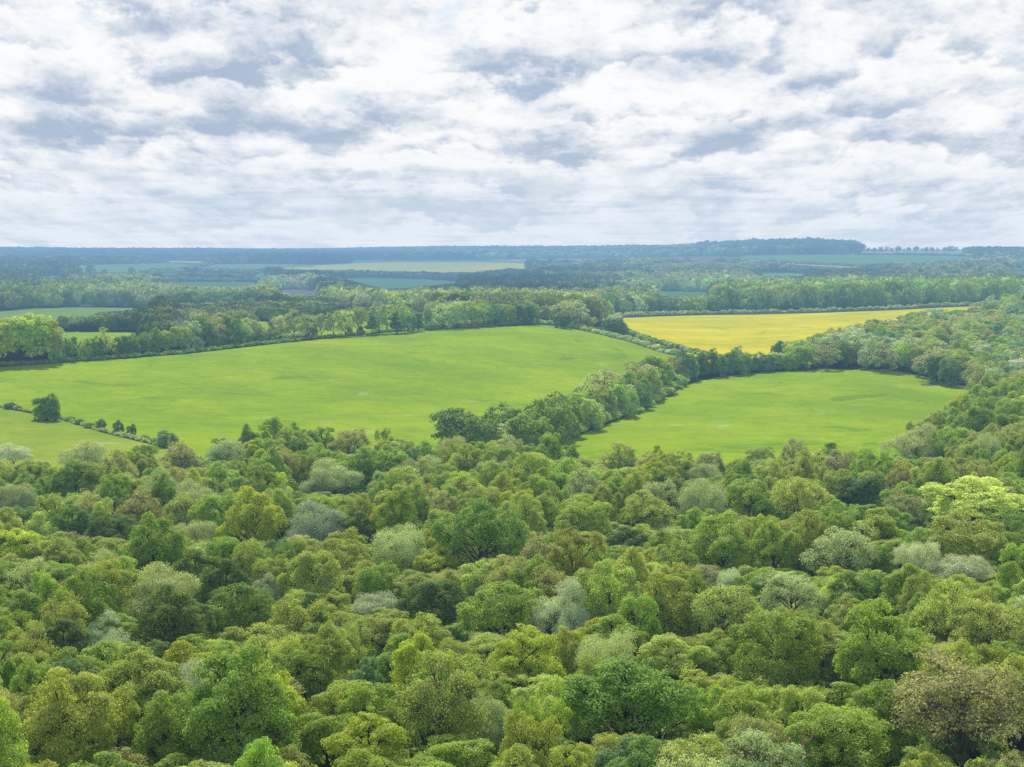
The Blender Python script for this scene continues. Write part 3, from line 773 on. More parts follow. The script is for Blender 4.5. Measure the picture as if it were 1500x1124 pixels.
put_row([(6,535,52,74,'beech_mid','yellow'),(30,534,46,76,'beech_mid','lime'),(52,533,48,78,'beech_mid','yellow'),(70,532,40,66,'beech_mid','yellow'),(-25,537,50,70,'beech_mid','yellow'),
 (84,530,24,40,'shrub_mid','pale'),(104,529,26,36,'oak_mid','dark'),(127,527,22,26,'shrub_mid','olive'),(140,526,26,30,'shrub_mid','deep'),(155,525,26,42,'ash_mid','lime'),
 (176,523,28,31,'oak_mid','dark'),(192,522,28,30,'shrub_mid','deep'),(208,520,28,31,'oak_mid','dark'),(226,518,28,31,'shrub_mid','deep'),(243,516,28,33,'oak_mid','green'),
 (262,515,34,38,'oak_mid','olive'),(281,513,34,41,'oak_mid','pale'),(300,511,32,38,'shrub_mid','dark'),(318,509,34,43,'ash_mid','tan'),(336,507,34,43,'oak_mid','dark'),
 (352,505,34,40,'oak_mid','lime'),(368,503,30,36,'oak_mid','pale'),(384,502,18,18,'shrub_mid','olive'),(396,501,18,16,'shrub_mid','dark'),
 (411,499,30,42,'ash_mid','tan'),(430,498,32,42,'ash_mid','olive'),(449,497,30,38,'ash_mid','olive'),(458,496,16,18,'shrub_mid','dark'),(470,495,28,40,'ash_mid','tan'),
 (489,494,28,40,'ash_mid','olive'),(506,493,28,40,'ash_mid','lime'),(512,494,12,18,'fir_mid','dark'),(528,492,12,17,'fir_mid','dark'),(524,491,30,44,'ash_mid','olive'),(545,491,24,34,'fir_mid','deep'),
 (556,489,30,44,'oak_mid','pale'),(582,488,44,54,'ash_mid','lime'),(580,489,22,30,'fir_mid','dark'),(597,487,24,36,'oak_mid','blue'),(612,486,24,28,'fir_mid','deep'),
 (650,482,34,38,'ash_mid','pale'),(670,481,32,40,'oak_mid','pale'),(690,480,32,38,'oak_mid','olive'),(708,479,30,36,'ash_mid','olive'),(724,478,30,34,'oak_mid','blue'),(742,477,30,32,'oak_mid','olive'),
 (758,476,28,32,'shrub_mid','dark'),(776,476,24,28,'oak_mid','dark'),(632,484,20,10,'shrub_mid','dark')],
 'treeline along the top of the main green field', 'the treeline above the main field')
put_row([(840,480,54,42,'ash_mid','tan'),(826,481,24,22,'shrub_mid','dark'),(858,482,26,20,'shrub_mid','olive')],
 'oaks at the far corner of the main field', 'the far corner clump of the main field')
put_row([(69,616,37,46,'lone','deep')], None, None)
TREES[-1].update(label='solitary rounded deep green tree standing at the left edge of the main green field', ref='the solitary tree in the left field')
put_row([(901,490,32,29,'lone','dark')], None, None)
TREES[-1].update(label='solitary round dark tree at the left corner of the yellow rapeseed field', ref='the round dark tree by the rapeseed')
put_row([(15,599,16,9,'shrub_mid','dark'),(28,601,12,7,'shrub_mid','olive'),(104,617,14,7,'shrub_mid','olive'),(118,622,14,8,'shrub_mid','blue'),(133,627,16,8,'shrub_mid','olive'),(149,629,14,14,'shrub_mid','blue'),(174,636,15,19,'shrub_mid','dark'),(193,639,13,15,'shrub_mid','dark'),
 (212,645,14,8,'shrub_mid','olive'),(228,650,14,9,'shrub_mid','olive'),(244,654,30,20,'shrub_mid','blue')],
 'bushes along the boundary of the near left field', 'the boundary left of the main field')

# ---- the right-hand wood on the slope
W2 = [(1168,542),(1240,544),(1320,546),(1380,563),(1430,574),(1462,590),(1640,586),(1640,446),(1500,455),(1440,470),(1400,478),(1350,486),(1300,497),(1240,512),(1200,525),(1165,536)]
g = np.random.default_rng(21)
w2x, w2y, w2n, tries = [], [], 0, 0
mg = Merge(); n_out = 0
SLOPE = []
for k in range(5000):
    px = g.uniform(1150, 1640); r = g.uniform(1000, 1900); th = math.atan((px - 750) / F)
    x, y = math.sin(th) * r, math.cos(th) * r; z = hxy(x, y); bx, by = project(x, y, z)
    if not in_poly(bx, by, W2): continue
    if w2x and (np.hypot(np.array(w2x) - x, np.array(w2y) - y) < 11.5).any(): continue
    w2x.append(x); w2y.append(y); SLOPE.append((x, y, z, bx, by))
for (x, y, z, bx, by) in SLOPE:
    w = {'olive': 3, 'green': 2.5, 'deep': 1.5, 'dark': 0.8, 'pale': 2.2, 'tan': 1.6, 'brown': 1.0, 'blue': 1.2, 'silver': 0.5}
    ks = list(w); p = np.array([w[q] for q in ks]); col = ks[int(g.choice(len(ks), p=p / p.sum()))]
    if bx > 1525:
        mg.add(320, x, y, z, g.uniform(6, 8), g.uniform(12, 16), C[col], g); continue
    sp_ = {'olive': 'oak_mid', 'green': 'oak_mid', 'deep': 'shrub_mid', 'dark': 'oak_mid', 'pale': 'willow_mid', 'tan': 'ash_mid', 'brown': 'ash_mid', 'blue': 'shrub_mid', 'silver': 'willow_mid'}[col]
    if sp_ == 'shrub_mid' or (sp_ == 'oak_mid' and g.random() < 0.6): sp_ = 'maple_slope' if g.random() < 0.5 else 'beech_slope'  # more species names assumed here, all drawn with the oak crown
    place(sp_, x, y, g.uniform(13, 19), g.uniform(12.5, 17.5), col, 'trees of the wood on the right-hand slope', seed=int(g.integers(1e6)), z=z)
    TREES[-1]['slope'] = True
if mg.V: mg.build('woodland', 'mixed green woodland on the slope beyond the right edge')

# ---- far woods: zones of colour over the land, one mass of trees each
ZN = [
 # polygon, leaf colours, brightness (cloud shade painted in), height m
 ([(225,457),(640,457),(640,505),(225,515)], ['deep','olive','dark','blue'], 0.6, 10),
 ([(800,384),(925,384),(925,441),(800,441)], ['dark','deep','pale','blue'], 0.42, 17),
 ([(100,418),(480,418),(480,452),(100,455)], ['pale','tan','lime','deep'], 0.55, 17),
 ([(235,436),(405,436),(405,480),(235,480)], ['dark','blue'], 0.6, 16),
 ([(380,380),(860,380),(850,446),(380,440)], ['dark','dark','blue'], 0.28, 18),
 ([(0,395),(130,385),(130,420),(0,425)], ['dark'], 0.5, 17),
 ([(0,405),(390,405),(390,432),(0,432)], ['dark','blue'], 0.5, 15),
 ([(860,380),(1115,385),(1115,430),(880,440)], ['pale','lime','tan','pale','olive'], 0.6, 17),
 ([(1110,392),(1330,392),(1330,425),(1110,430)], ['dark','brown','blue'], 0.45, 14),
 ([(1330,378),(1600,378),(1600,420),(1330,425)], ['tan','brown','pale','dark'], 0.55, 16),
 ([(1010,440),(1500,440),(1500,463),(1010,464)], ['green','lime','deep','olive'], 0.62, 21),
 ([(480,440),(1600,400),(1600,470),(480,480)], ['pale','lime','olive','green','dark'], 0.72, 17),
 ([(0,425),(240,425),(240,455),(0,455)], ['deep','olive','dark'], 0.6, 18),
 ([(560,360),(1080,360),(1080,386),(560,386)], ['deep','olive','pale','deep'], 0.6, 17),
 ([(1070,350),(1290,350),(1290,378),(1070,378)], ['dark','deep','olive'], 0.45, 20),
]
def far_zone(px, py):
    for poly, cols, k, h in ZN:
        if in_poly(px, py, poly): return cols, k, h
    return ['dark', 'deep', 'olive', 'blue'], 0.38, 15
KEEP_OFF = [(f[0], f[2]) for f in FIELDS[6:]] + [('rape', FIELDS[5][2])]
def near_row_hidden(bx, by): pass
g = np.random.default_rng(33)
belts = {}
def belt(name): return belts.setdefault(name, Merge())
BELT = [('valley_woodland', 'pale and dark green valley woods beyond the main field and the rapeseed'),
        ('hill_woodland', 'hazy blue-green woods and hedges between the far fields'),
        ('horizon_woodland', 'thin hazy line of woods along the horizon')]
TOPLINE = [(0,531),(90,525),(270,513),(430,496),(560,484),(690,476),(785,472),(870,478),(905,462),(960,460),(1110,457),(1190,455),(1300,451),(1440,445),(1600,440)]
tx, ty = zip(*TOPLINE)
def far_trees():
    r = 1060.0
    while r < 12500:
        step = 11.5 if r < 2200 else (14.5 if r < 3500 else (20 if r < 6000 else 36))
        span = 0.30 * r
        n = int(2 * span / (step * 1.05))
        for k in range(n):
            x = -span + (k + g.uniform(0.1, 0.9)) * step * 1.05; y = r + g.uniform(-0.5, 0.5) * step
            th = math.atan2(x, y); rr = math.hypot(x, y)
            z = hxy(x, y); bx, by = project(x, y, z)
            if by > np.interp(bx, tx, ty) - 0.5: continue
            if by < 450 and r > 1900: pass
            if 1255 < bx < 1520 and r > 4550 and by < 371: continue
            op = math.sin(x / 330.0 + 2.0 * math.sin(y / 900.0)) * math.sin(y / 420.0 + x / 1300.0)
            if r > 3900 and op > 0.28 and not (1070 < bx < 1290 and 4500 < r < 6500): continue
            if 880 < bx < 922 and 462 < by < 494: continue
            hit = False
            for nm, poly in KEEP_OFF:
                if in_poly(bx, by, poly) or in_poly(bx, by - 0.2, poly): hit = True; break
            if hit: continue
            # keep crowns from hiding the field behind them
            cols, kk, hh = far_zone(bx + g.normal(0, 30), by + g.normal(0, 0.8))
            hh = hh * g.uniform(0.6, 1.2) * 0.92
            topy = by - hh * F / rr
            top = by - topy
            for fr in (0.25, 0.5, 0.75, 1.0):
                if any(in_poly(bx + q_, by - top * fr, poly) for q_ in (-2, 2) for nm, poly in KEEP_OFF):
                    hh = max(2.5, hh * fr * 0.85); break
            c = C[cols[int(g.integers(len(cols)))]]
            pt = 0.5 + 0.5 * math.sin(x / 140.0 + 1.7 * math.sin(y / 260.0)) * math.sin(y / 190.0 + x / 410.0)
            kq = kk * (0.75 + 0.9 * pt)  # sunlit and darker patches painted into the leaf colour
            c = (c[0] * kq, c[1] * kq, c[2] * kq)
            lod = 320 if r < 1350 else (170 if r < 2100 else (90 if r < 3400 else (40 if r < 6000 else 24)))
            rad = max(step * g.uniform(0.6, 0.85), hh * 0.42) if hh > 9 else step * 0.6
            b = 'valley_woodland' if r < 2300 else ('hill_woodland' if r < 5600 else 'horizon_woodland')
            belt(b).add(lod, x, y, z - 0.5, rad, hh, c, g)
        r += step * 0.95
far_trees()
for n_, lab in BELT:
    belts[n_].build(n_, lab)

# ---- single trees standing out far away
put_row([(132,401,15,14,'oak_mid','dark'),(153,401.5,11,7,'oak_mid','dark'),(193,401,12,9,'oak_mid','dark')],
 'single trees in the far green field', 'the far left green field')
row = []
for k, (px, h, w) in enumerate([(1272,7,7),(1281,6,6),(1290,7,8),(1299,8,8),(1306,6,5),(1316,8,10),(1324,5,5),(1331,7,8),(1342,8,9),(1351,6,7),(1357,7,7),(1365,7,7),(1374,6,7),(1384,7,8),(1392,8,9),(1400,8,10),(1414,7,12),(1427,7,8),(1445,6,9),(1460,8,8),(1475,8,14),(1490,8,12)]):
    row.append((px, 369.2, w, h, 'oak_mid' if k % 3 else 'ash_mid', 'dark'))
put_row(row, 'trees on the skyline at the right', 'the skyline row at right')

# ---- hedges: a thing each, a low ragged strip of leaves following the land
def hedge(name, pts, h, w, cols, label, lod=90, spacing=None, kk=1.0):
    m = Merge(); g = np.random.default_rng(int(pts[0][0] * 7 + 3))
    P = [gxyz(px, py) for px, py in pts]
    for (x0, y0, _), (x1, y1, _) in zip(P, P[1:]):
        L = math.hypot(x1 - x0, y1 - y0); n = max(1, int(L / (spacing or w * 0.45)))
        for k in range(n):
            t = (k + g.random()) / n
            x = x0 + (x1 - x0) * t + g.normal(0, w * 0.12); y = y0 + (y1 - y0) * t + g.normal(0, w * 0.12)
            c = C[cols[int(g.integers(len(cols)))]]
            m.add(lod, x, y, hxy(x, y) - 0.1, w * g.uniform(0.4, 0.75), h * g.uniform(0.6, 1.3), tuple(v * kk for v in c), g)
    V = np.concatenate(m.V); n = len(V) // 4
    me = quad_mesh(name, V, np.arange(n * 4).reshape(-1, 4), MFA, np.concatenate(m.T), np.concatenate(m.C))
    o = bpy.data.objects.new('hedge', me); COL.objects.link(o)
    o['label'] = label; o['category'] = 'hedge'; o['group'] = 'hedges around the fields'
hedge('hedge', [(786,474),(835,480),(872,488),(922,500),(987,520)], 2.6, 4.5, ['pale','olive','silver','green'], 'pale flowering hedge down the right side of the main green field')
hedge('hedge', [(745,664),(800,650),(850,632),(900,613),(950,592),(985,571),(1008,552)], 3.8, 6.5, ['deep','olive','green','dark'], 'dense scrub at the foot of the tree hedgerow between the two green fields', lod=170)
hedge('hedge', [(1008,552),(1050,547),(1110,543),(1165,540)], 3.8, 7.0, ['deep','olive','blue','dark'], 'dense scrub between the rapeseed and the right green field', lod=170)
hedge('hedge', [(905,482),(930,492),(960,502),(1000,513),(1040,524)], 2.4, 3.5, ['deep','olive','pale'], 'darker hedge along the lower left edge of the rapeseed field')
hedge('hedge', [(905,464),(960,462.5),(1030,460.5),(1110,459.5),(1190,457.5),(1300,453.5),(1440,447)], 3.0, 4.5, ['olive','pale','brown'], 'long low hedge behind the yellow rapeseed field')
hedge('hedge', [(785,470),(815,469),(845,470),(880,472),(905,466)], 3.5, 6.0, ['pale','olive','silver'], 'low pale hedge linking the main field corner and the rapeseed')
hedge('hedge', [(0,596),(45,604.5),(95,615),(150,632.5),(195,643),(245,655),(290,672)], 1.3, 2.2, ['olive','pale','tan'], 'thin ragged hedge between the near left field and the main field', spacing=1.6)
hedge('hedge', [(84,485.5),(140,485),(215,486),(262,488)], 8.0, 8.0, ['deep','olive','dark'], 'tall dense hedge behind the small green field on the left', lod=170)
hedge('hedge', [(0,536.5),(45,534),(85,531),(180,525),(270,518),(350,509),(430,500)], 2.0, 3.5, ['dark','deep'], 'low dark hedge at the foot of the left half of the treeline')
hedge('hedge', [(430,500),(560,487),(620,484)], 1.6, 3.0, ['dark','olive'], 'low hedge at the foot of the thin trees on the main field')
hedge('hedge', [(640,481),(690,479),(740,476.5),(785,475)], 4.0, 6.0, ['dark','olive'], 'dense low hedge under the right end of the treeline')
hedge('hedge', [(105,388),(170,385.5),(242,384.5)], 7, 16, ['dark'], 'dark far hedge on top of the far green field', lod=40, kk=0.7)
hedge('hedge', [(212,399.5),(240,398),(262,397),(290,392),(305,388)], 6, 16, ['brown','dark'], 'brownish far hedge between two far fields on the left', lod=40, kk=0.7)
hedge('hedge', [(212,411),(280,410.5),(362,412)], 9, 16, ['dark'], 'dark far hedge between the two dull green fields on the left', lod=40, kk=0.6)
hedge('hedge', [(1310,373.5),(1360,374),(1410,375)], 4, 14, ['brown','dark'], 'thin dark hedge along the pale field under the skyline trees', lod=40, kk=0.6)

# ------------------------------------------------------------------ buildings and animals, tiny in the distance
def simple_mat(name, col, rough=0.8):
    m, t, fin = new_mat(name)
    gg = t.new('ShaderNodeNewGeometry')
    n = t.noise(gg.outputs['Position'], 0.8, 3, 0.6)
    fin(principled(t, t.mix(n, tuple(v * 0.85 for v in col), col), rough, 0.2))
    return m
M_WALL = simple_mat('cream_render', (0.75, 0.70, 0.62)); M_BRICK = simple_mat('brick', (0.36, 0.17, 0.11)); M_ROOF = simple_mat('roof_tiles', (0.20, 0.12, 0.09)); M_SLATE = simple_mat('grey_sheet_roof', (0.32, 0.33, 0.34)); M_GLASS = simple_mat('window_glass', (0.05, 0.06, 0.07), 0.15)
M_WOOL = simple_mat('wool', (0.78, 0.75, 0.68)); M_FACE = simple_mat('sheep_face', (0.35, 0.3, 0.27))

def pmesh(name, verts, faces, mat, parent):
    me = bpy.data.meshes.new(name); me.from_pydata(verts, [], faces); me.materials.append(mat)
    o = bpy.data.objects.new(name, me); COL.objects.link(o); o.parent = parent; return o
def boxv(x0, x1, y0, y1, z0, z1):
    return [(x0,y0,z0),(x1,y0,z0),(x1,y1,z0),(x0,y1,z0),(x0,y0,z1),(x1,y0,z1),(x1,y1,z1),(x0,y1,z1)], [(0,3,2,1),(4,5,6,7),(0,1,5,4),(1,2,6,5),(2,3,7,6),(3,0,4,7)]
def house(name, px, py, L, D, hw, hr, wall, roof, rot, label, cat, chim=True):
    x, y, z = gxyz(px, py)
    root = bpy.data.objects.new(name, None); COL.objects.link(root); root.location = (x, y, z); root.rotation_euler = (0, 0, rot)
    root['label'] = label; root['category'] = cat
    v, f = boxv(-L/2, L/2, -D/2, D/2, -1, hw)
    v += [(-L/2, 0, hw + hr * 0.96), (L/2, 0, hw + hr * 0.96)]; f += [(4, 7, 8), (5, 9, 6)]
    pmesh('wall', v, f, wall, root)
    e = 0.5
    rv = [(-L/2-e,-D/2-e,hw-0.2),(L/2+e,-D/2-e,hw-0.2),(L/2+e,0,hw+hr),(-L/2-e,0,hw+hr),(L/2+e,D/2+e,hw-0.2),(-L/2-e,D/2+e,hw-0.2)]
    rv += [(a, b, c + 0.25) for a, b, c in rv]
    rf = [(0,1,2,3),(3,2,4,5),(6,9,8,7),(9,11,10,8),(0,6,7,1),(4,10,11,5),(1,7,8,2),(2,8,10,4),(0,3,9,6),(3,5,11,9)]
    ro = pmesh('roof', rv, rf, roof, root)
    if chim:
        v, f = boxv(L*0.3, L*0.3+1, -0.5, 0.5, hw+hr*0.5, hw+hr+1.4); pmesh('chimney', v, f, M_BRICK, ro)
    n = max(2, int(L / 4))
    for k in range(n):
        cx = -L/2 + (k + 0.5) * L / n
        v, f = boxv(cx-0.6, cx+0.6, -D/2-0.04, -D/2+0.1, hw*0.45, hw*0.8); pmesh('window', v, f, M_GLASS, root)
house('farmhouse', 126, 449, 13, 8, 5.5, 3.5, M_WALL, M_ROOF, 0.3, 'small cream farmhouse among trees above the left valley field', 'house')
house('barn', 1434, 368.5, 46, 14, 6, 4, M_WALL, M_ROOF, -0.05, 'long pale barn on the skyline among trees at the right', 'barn', False)

def sheep(px, py, rot, label):
    x, y, z = gxyz(px, py)
    root = bpy.data.objects.new('sheep', None); COL.objects.link(root); root.location = (x, y, z); root.rotation_euler = (0, 0, rot)
    root.scale = (1.3, 1.3, 1.3)
    root['label'] = label; root['category'] = 'sheep'; root['group'] = 'sheep grazing in the small field'
    me = bpy.data.meshes.new('body')
    P = [(-0.45,0,0.68),(-0.1,0,0.72),(0.3,0,0.72),(0.55,0,0.66),(0.72,0,0.42),(0.82,0,0.2)]
    E = [(0,1),(1,2),(2,3),(3,4),(4,5)]; R_ = [0.22,0.29,0.28,0.16,0.11,0.07]
    for s in (-1, 1):
        for bx_, back in ((-0.42, 1), (0.3, 0)):
            i = len(P); j = 0 if back else 2
            kx = bx_ + (0.06 if back else 0.02)
            P += [(bx_, s * 0.14, 0.48), (kx - (0.12 if back else 0), s * 0.14, 0.26), (bx_ - 0.02, s * 0.14, 0.02)]
            E += [(j, i), (i, i + 1), (i + 1, i + 2)]; R_ += [0.11, 0.05, 0.045]
    me.from_pydata(P, E, []); me.materials.append(M_WOOL)
    o = bpy.data.objects.new('body', me); COL.objects.link(o); o.parent = root
    md = o.modifiers.new('skin', 'SKIN'); md.use_smooth_shade = True
    for v, r_ in zip(me.skin_vertices[0].data if me.skin_vertices else [], R_): v.radius = (r_, r_)
    o.modifiers.new('sub', 'SUBSURF').levels = 1
    v, f = boxv(0.70, 0.84, -0.17, 0.17, 0.36, 0.42); pmesh('ears', v, f, M_FACE, root)
sheep(97, 492.5, 0.4, 'white sheep grazing in the small field, left one of the two')
sheep(114, 488.5, 2.8, 'white sheep grazing in the small field, right one of the two')

# ---- broken pale snag near the bottom right
x, y, r = canopy_point(1172, 1092, 10.5)
z = hxy(x, y); root = bpy.data.objects.new('dead_tree', None); COL.objects.link(root); root.location = (x, y, z)
root['label'] = 'broken dead tree with bare pale reddish wood poking out near the bottom right'; root['category'] = 'dead tree'
gg = np.random.default_rng(4)
pth = [bent((0, 0, -1), (0.4, 0.3, 11.0), 0.42, 0.26, gg, 0.02, 7)]
V, Q = tubes(pth, 8); o = bpy.data.objects.new('trunk', quad_mesh('dead_trunk', V, Q, MB_PALE)); COL.objects.link(o); o.parent = root
for (a, b, ra) in [((0.4,0.3,10.5),(3.0,-0.5,13.4),.2),((0.3,0.2,9.6),(-2.6,-0.8,12.2),.18),((1.7,-0.1,12),(2.2,-1.2,14.2),.09),((0.4,0.3,10.8),(0.9,0.6,13.8),.16),((0.3,0.2,8.8),(2.9,-1.6,9.4),.13),((-1.4,-.4,11),(-1.2,-1.4,12.6),.08)]:
    V, Q = tubes([bent(a, b, ra, ra * 0.3, gg, 0.06, 4)], 5); o = bpy.data.objects.new('branch', quad_mesh('dead_branch', V, Q, MB_PALE)); COL.objects.link(o); o.parent = root

# ------------------------------------------------------------------ labels
ORD = ['', 'second ', 'third ', 'fourth ', 'fifth ', 'sixth ', 'seventh ', 'eighth ', 'ninth ', 'tenth ', 'eleventh ', 'twelfth ', '13th ', '14th ', '15th ', '16th ', '17th ', '18th ', '19th ', '20th ', '21st ', '22nd ', '23rd ', '24th ', '25th ', '26th ', '27th ', '28th ', '29th ', '30th ']
# every row: colour and kind, counted from the left
rows = {}
for t in TREES:
    if t.get('row'): rows.setdefault(t['row'], []).append(t)
for ph, ts in rows.items():
    by = {}
    for t in sorted(ts, key=lambda t: t['px']): by.setdefault((t['col'], t['kind']), []).append(t)
    for (col, kind), lst in by.items():
        kn = kind if kind == 'bush' else kind + ' tree'
        for i, t in enumerate(lst):
            t['label'] = t['label'] or (f"{CW[col]} {kn} in {ph}" if len(lst) == 1 else f"{ORD[i]}{CW[col]} {kn} from the left in {ph}".replace('  ', ' ')) if not (i == 0 and len(lst) > 1) else t['label'] or f"leftmost {CW[col]} {kn} in {ph}"
heroes = [t for t in TREES if t.get('ref') and not t.get('row')]
for t in heroes:
    t['label'] = t['label'] or t['ref'][4:]
free = [t for t in TREES if not t['label']]
for t in free:
    best = min(heroes, key=lambda h: math.hypot(h['px'] - t['px'], (h['py'] - t['py']) * 1.5))
    dx, dy = t['px'] - best['px'], (t['py'] - best['py']) * 1.5
    if abs(dx) > abs(dy): rel = 'right of' if dx > 0 else 'left of'
    else: rel = 'in front of' if dy > 0 else 'behind'
    t['key'] = (t['col'], t['kind'], rel, best['ref']); t['dd'] = math.hypot(dx, dy)
keys = {}
slope = [t for t in free if t.get('slope')]
SL_REF = []
for t in sorted(slope, key=lambda t: t['px']):
    c = int((t['px'] - 1150) / 60)
    part = ['at its left tip', 'near its left end', 'left of its middle', 'at its middle', 'right of its middle', 'near its right end', 'at the right edge'][min(6, max(0, c))]
    t['key'] = (t['col'], t['kind'], 'S', part)
for t in free: keys.setdefault(t['key'], []).append(t)
for key, lst in keys.items():
    col, kind, rel, ref = key
    if rel == 'S':
        lst.sort(key=lambda t: -t['py'])
        for i, t in enumerate(lst):
            o_ = 'lowest ' if i == 0 and len(lst) > 1 else ORD[i]
            t['label'] = f"{o_}{CW[col]} {kind} {'from below ' if i else ''}on the wooded slope, {ref}"
    else:
        lst.sort(key=lambda t: t['dd'])
        for i, t in enumerate(lst):
            o_ = 'nearest ' if i == 0 and len(lst) > 1 else ORD[i]
            t['label'] = f"{o_}{CW[col]} {kind} {rel} {ref}"
for t in TREES:
    t['label'] = t['label'].replace('the brown leafless-looking ash', 'the brown bare-looking ash')
    for long_, short_ in ((' in the left of the wood', ' on the left'), (' in the upper left wood', ' at upper left'), (' at the wood edge on the left', ' by the left edge'), (' at the edge of the right field', ' by the right field'), (' in the bottom right corner', ' at bottom right'), (' in front of ', ' below '), (' at the ', ' at '), (' near the ', ' near ')):
        if len(t['label'].split()) > 16: t['label'] = t['label'].replace(long_, short_)
    t['o']['label'] = t['label']

# ------------------------------------------------------------------ sky, sun, camera
SUN_EL, SUN_AZ = math.radians(50), math.radians(-8)      # high sun beyond the valley, a little left
world = bpy.data.worlds.new('World'); scene.world = world; world.use_nodes = True
world.node_tree.nodes.clear(); t = NT(world.node_tree)
out = t.new('ShaderNodeOutputWorld'); bg = t.new('ShaderNodeBackground')
sky = t.new('ShaderNodeTexSky', sky_type='NISHITA'); sky.sun_disc = False
sky.sun_elevation = SUN_EL; sky.sun_rotation = SUN_AZ; sky.air_density = 1.0; sky.dust_density = 1.5
tc = t.new('ShaderNodeTexCoord'); D = t.sep(tc.outputs['Generated'])
z = t.m('MAXIMUM', D[2], 0.0)
az = t.m('ARCTAN2', D[0], D[1])
c0 = 0.045
q = t.m('ADD', z, c0); inv = t.m('DIVIDE', 1.0, q)
u = t.m('MULTIPLY', az, t.m('MULTIPLY_ADD', inv, 0.25, 7.0))
v = t.m('ADD', t.m('MULTIPLY', z, 8.0), t.m('MULTIPLY', t.m('LOGARITHM', q, math.e), 1.05))
def cl(seed, scale, det=7, rough=0.52, vs=1.0, lac=None):
    return t.noise(t.comb(u, t.m('MULTIPLY', v, vs), seed), scale, det, rough)
a0 = cl(3.7, 1.9, 8, 0.58)
iso = t.comb(t.m('MULTIPLY', az, t.m('MULTIPLY_ADD', inv, 0.22, 8.0)), t.m('ADD', t.m('MULTIPLY', z, 9.0), t.m('MULTIPLY', t.m('LOGARITHM', q, math.e), 1.1)), 4.4)
b0 = t.noise(iso, 3.6, 8, 0.60)
b1 = t.noise(iso, 11.0, 5, 0.62)
puff = t.m('SUBTRACT', 0.10, t.m('ABSOLUTE', t.m('SUBTRACT', b1, 0.5)))     # billowed tops
def banks(seed, k, scale, amp, pw):
    """rows of cumulus one behind another: each a flat shaded base with a bright top above it"""
    ph = t.m('ADD', t.m('MULTIPLY', v, k), t.m('MULTIPLY', cl(seed, scale, 9, 0.56, 0.9), amp))
    f = t.m('FRACT', ph)
    edge = t.smooth(f, -0.02, 0.26)
    return t.m('MULTIPLY', t.m('POWER', t.m('SUBTRACT', 1.0, f), pw), edge)
d1 = banks(1.3, 1.25, 1.35, 3.4, 1.5)
d2 = banks(7.9, 2.6, 3.0, 3.2, 1.3)
m1 = t.smooth(cl(15.1, 1.4, 3, 0.5), 0.34, 0.62)
m2 = t.smooth(cl(18.1, 2.6, 3, 0.5), 0.38, 0.62)
dark = t.m('ADD', t.m('MULTIPLY', d1, t.m('MULTIPLY', m1, 1.0)), t.m('MULTIPLY', d2, t.m('MULTIPLY', m2, 0.60)))
lum = t.m('SUBTRACT', t.m('SUBTRACT', 0.97, dark), t.smooth(t.noise(t.comb(u, t.m('MULTIPLY', v, 1.3), 31.0), 1.3, 4, 0.5), 0.50, 0.66, 0.0, 0.32))
lum = t.m('ADD', lum, t.m('ADD', t.m('MULTIPLY', t.m('SUBTRACT', b0, 0.52), 0.7), t.m('MULTIPLY', puff, 0.9)))
lum = t.m('ADD', lum, t.m('MULTIPLY', t.m('SUBTRACT', 0.5, a0), 0.45))
strk = t.smooth(t.noise(t.comb(t.m('MULTIPLY', az, 9.0), t.m('MULTIPLY', t.m('LOGARITHM', t.m('ADD', z, 0.012), math.e), 5.5), 2.2), 1.7, 6, 0.58), 0.42, 0.66)
lum = t.m('SUBTRACT', lum, t.m('MULTIPLY', strk, t.smooth(z, 0.10, 0.015, 0.04, 0.26)))
fl = t.smooth(lum, 0.0, 0.98)
cloud = t.mix(fl, (0.42, 0.525, 0.67), (0.975, 0.985, 0.995))
gap = t.m('MULTIPLY', t.smooth(a0, 0.46, 0.34), t.smooth(b0, 0.60, 0.42))
blue = t.mix(1.0, sky.outputs[0], (0.11, 0.11, 0.11), 'MULTIPLY')
cloud = t.mix(t.m('MULTIPLY', gap, 0.55), cloud, t.mix(0.6, blue, (0.52, 0.70, 0.92)))
hz = t.smooth(z, 0.06, 0.0)
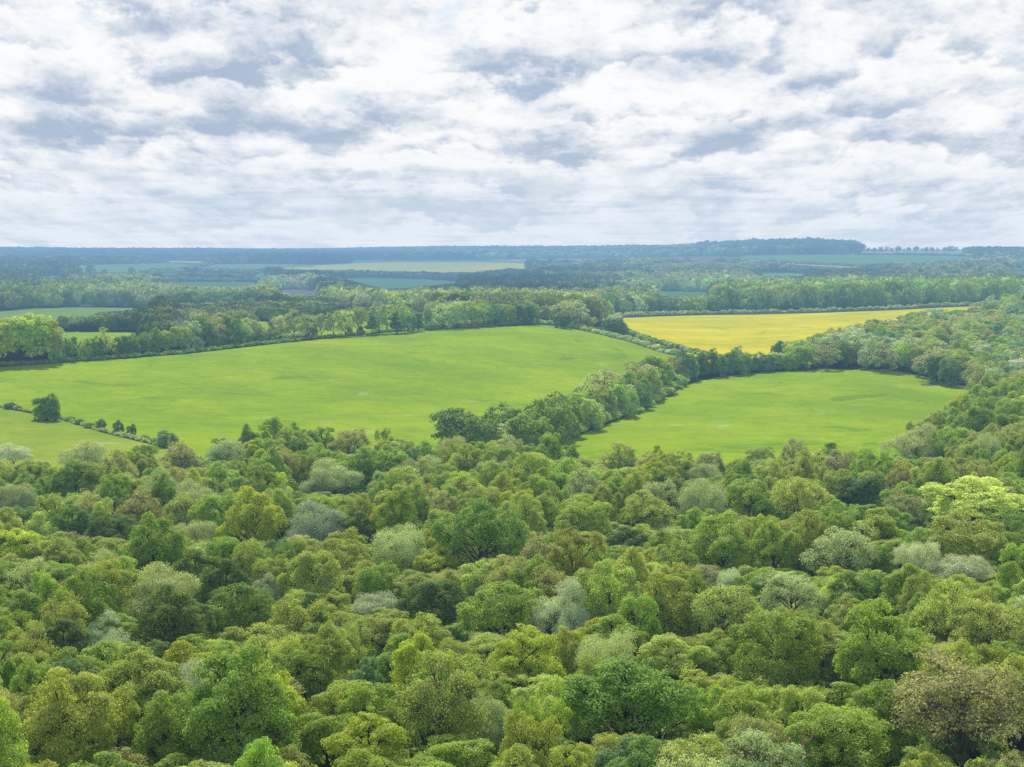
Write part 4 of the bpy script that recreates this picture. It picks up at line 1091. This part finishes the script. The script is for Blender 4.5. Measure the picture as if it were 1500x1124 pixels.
cloud = t.mix(t.m('MULTIPLY', hz, 0.72), cloud, (0.69, 0.80, 0.91))
cloud = t.mix(t.smooth(D[2], 0.16, 0.45, 0.0, 0.5), cloud, blue)
low = t.smooth(D[2], -0.01, -0.06)
final = t.mix(low, cloud, (0.06, 0.08, 0.05))
t.l.new(final, bg.inputs[0]); bg.inputs[1].default_value = 1.0
t.l.new(bg.outputs[0], out.inputs[0])

sl = bpy.data.lights.new('sun', 'SUN'); sl.energy = 5.0; sl.angle = math.radians(0.6); sl.color = (1.0, 0.95, 0.86)
so = bpy.data.objects.new('sun', sl); COL.objects.link(so)
sd = Vector((math.sin(SUN_AZ) * math.cos(SUN_EL), math.cos(SUN_AZ) * math.cos(SUN_EL), math.sin(SUN_EL)))
so.rotation_euler = sd.to_track_quat('Z', 'Y').to_euler(); so.location = (0, 0, 300)

cam = bpy.data.cameras.new('camera'); co = bpy.data.objects.new('camera', cam); COL.objects.link(co)
co.location = (0, 0, CAMZ); co.rotation_euler = (math.pi / 2 - PITCH, 0, 0)
cam.sensor_width = 36.0; cam.lens = F / W0 * 36.0; cam.clip_start = 1.0; cam.clip_end = 80000.0
scene.camera = co
scene.view_settings.view_transform = 'Standard'; scene.view_settings.look = 'None'; scene.view_settings.exposure = 0; scene.view_settings.gamma = 1
scene.cycles.max_bounces = 4; scene.cycles.diffuse_bounces = 3; scene.cycles.transmission_bounces = 3; scene.cycles.transparent_max_bounces = 4; scene.cycles.glossy_bounces = 1
scene.cycles.use_denoising = False
scene.cycles.denoising_prefilter = 'ACCURATE'
scene.render.use_persistent_data = False
from collections import Counter
cnt = Counter(t_['kind'] for t_ in TREES); print('TREES', len(TREES), cnt)
dup = [l for l, n_ in Counter(t_['label'] for t_ in TREES).items() if n_ > 1]; print('DUP LABELS', len(dup), dup[:5])
lens = [len(t_['label'].split()) for t_ in TREES]; print('LABEL WORDS', min(lens), max(lens))
print([t_['label'] for t_ in TREES if len(t_['label'].split())>16][:20]); print(Counter(t_['o'].name.split('.')[0] for t_ in TREES))
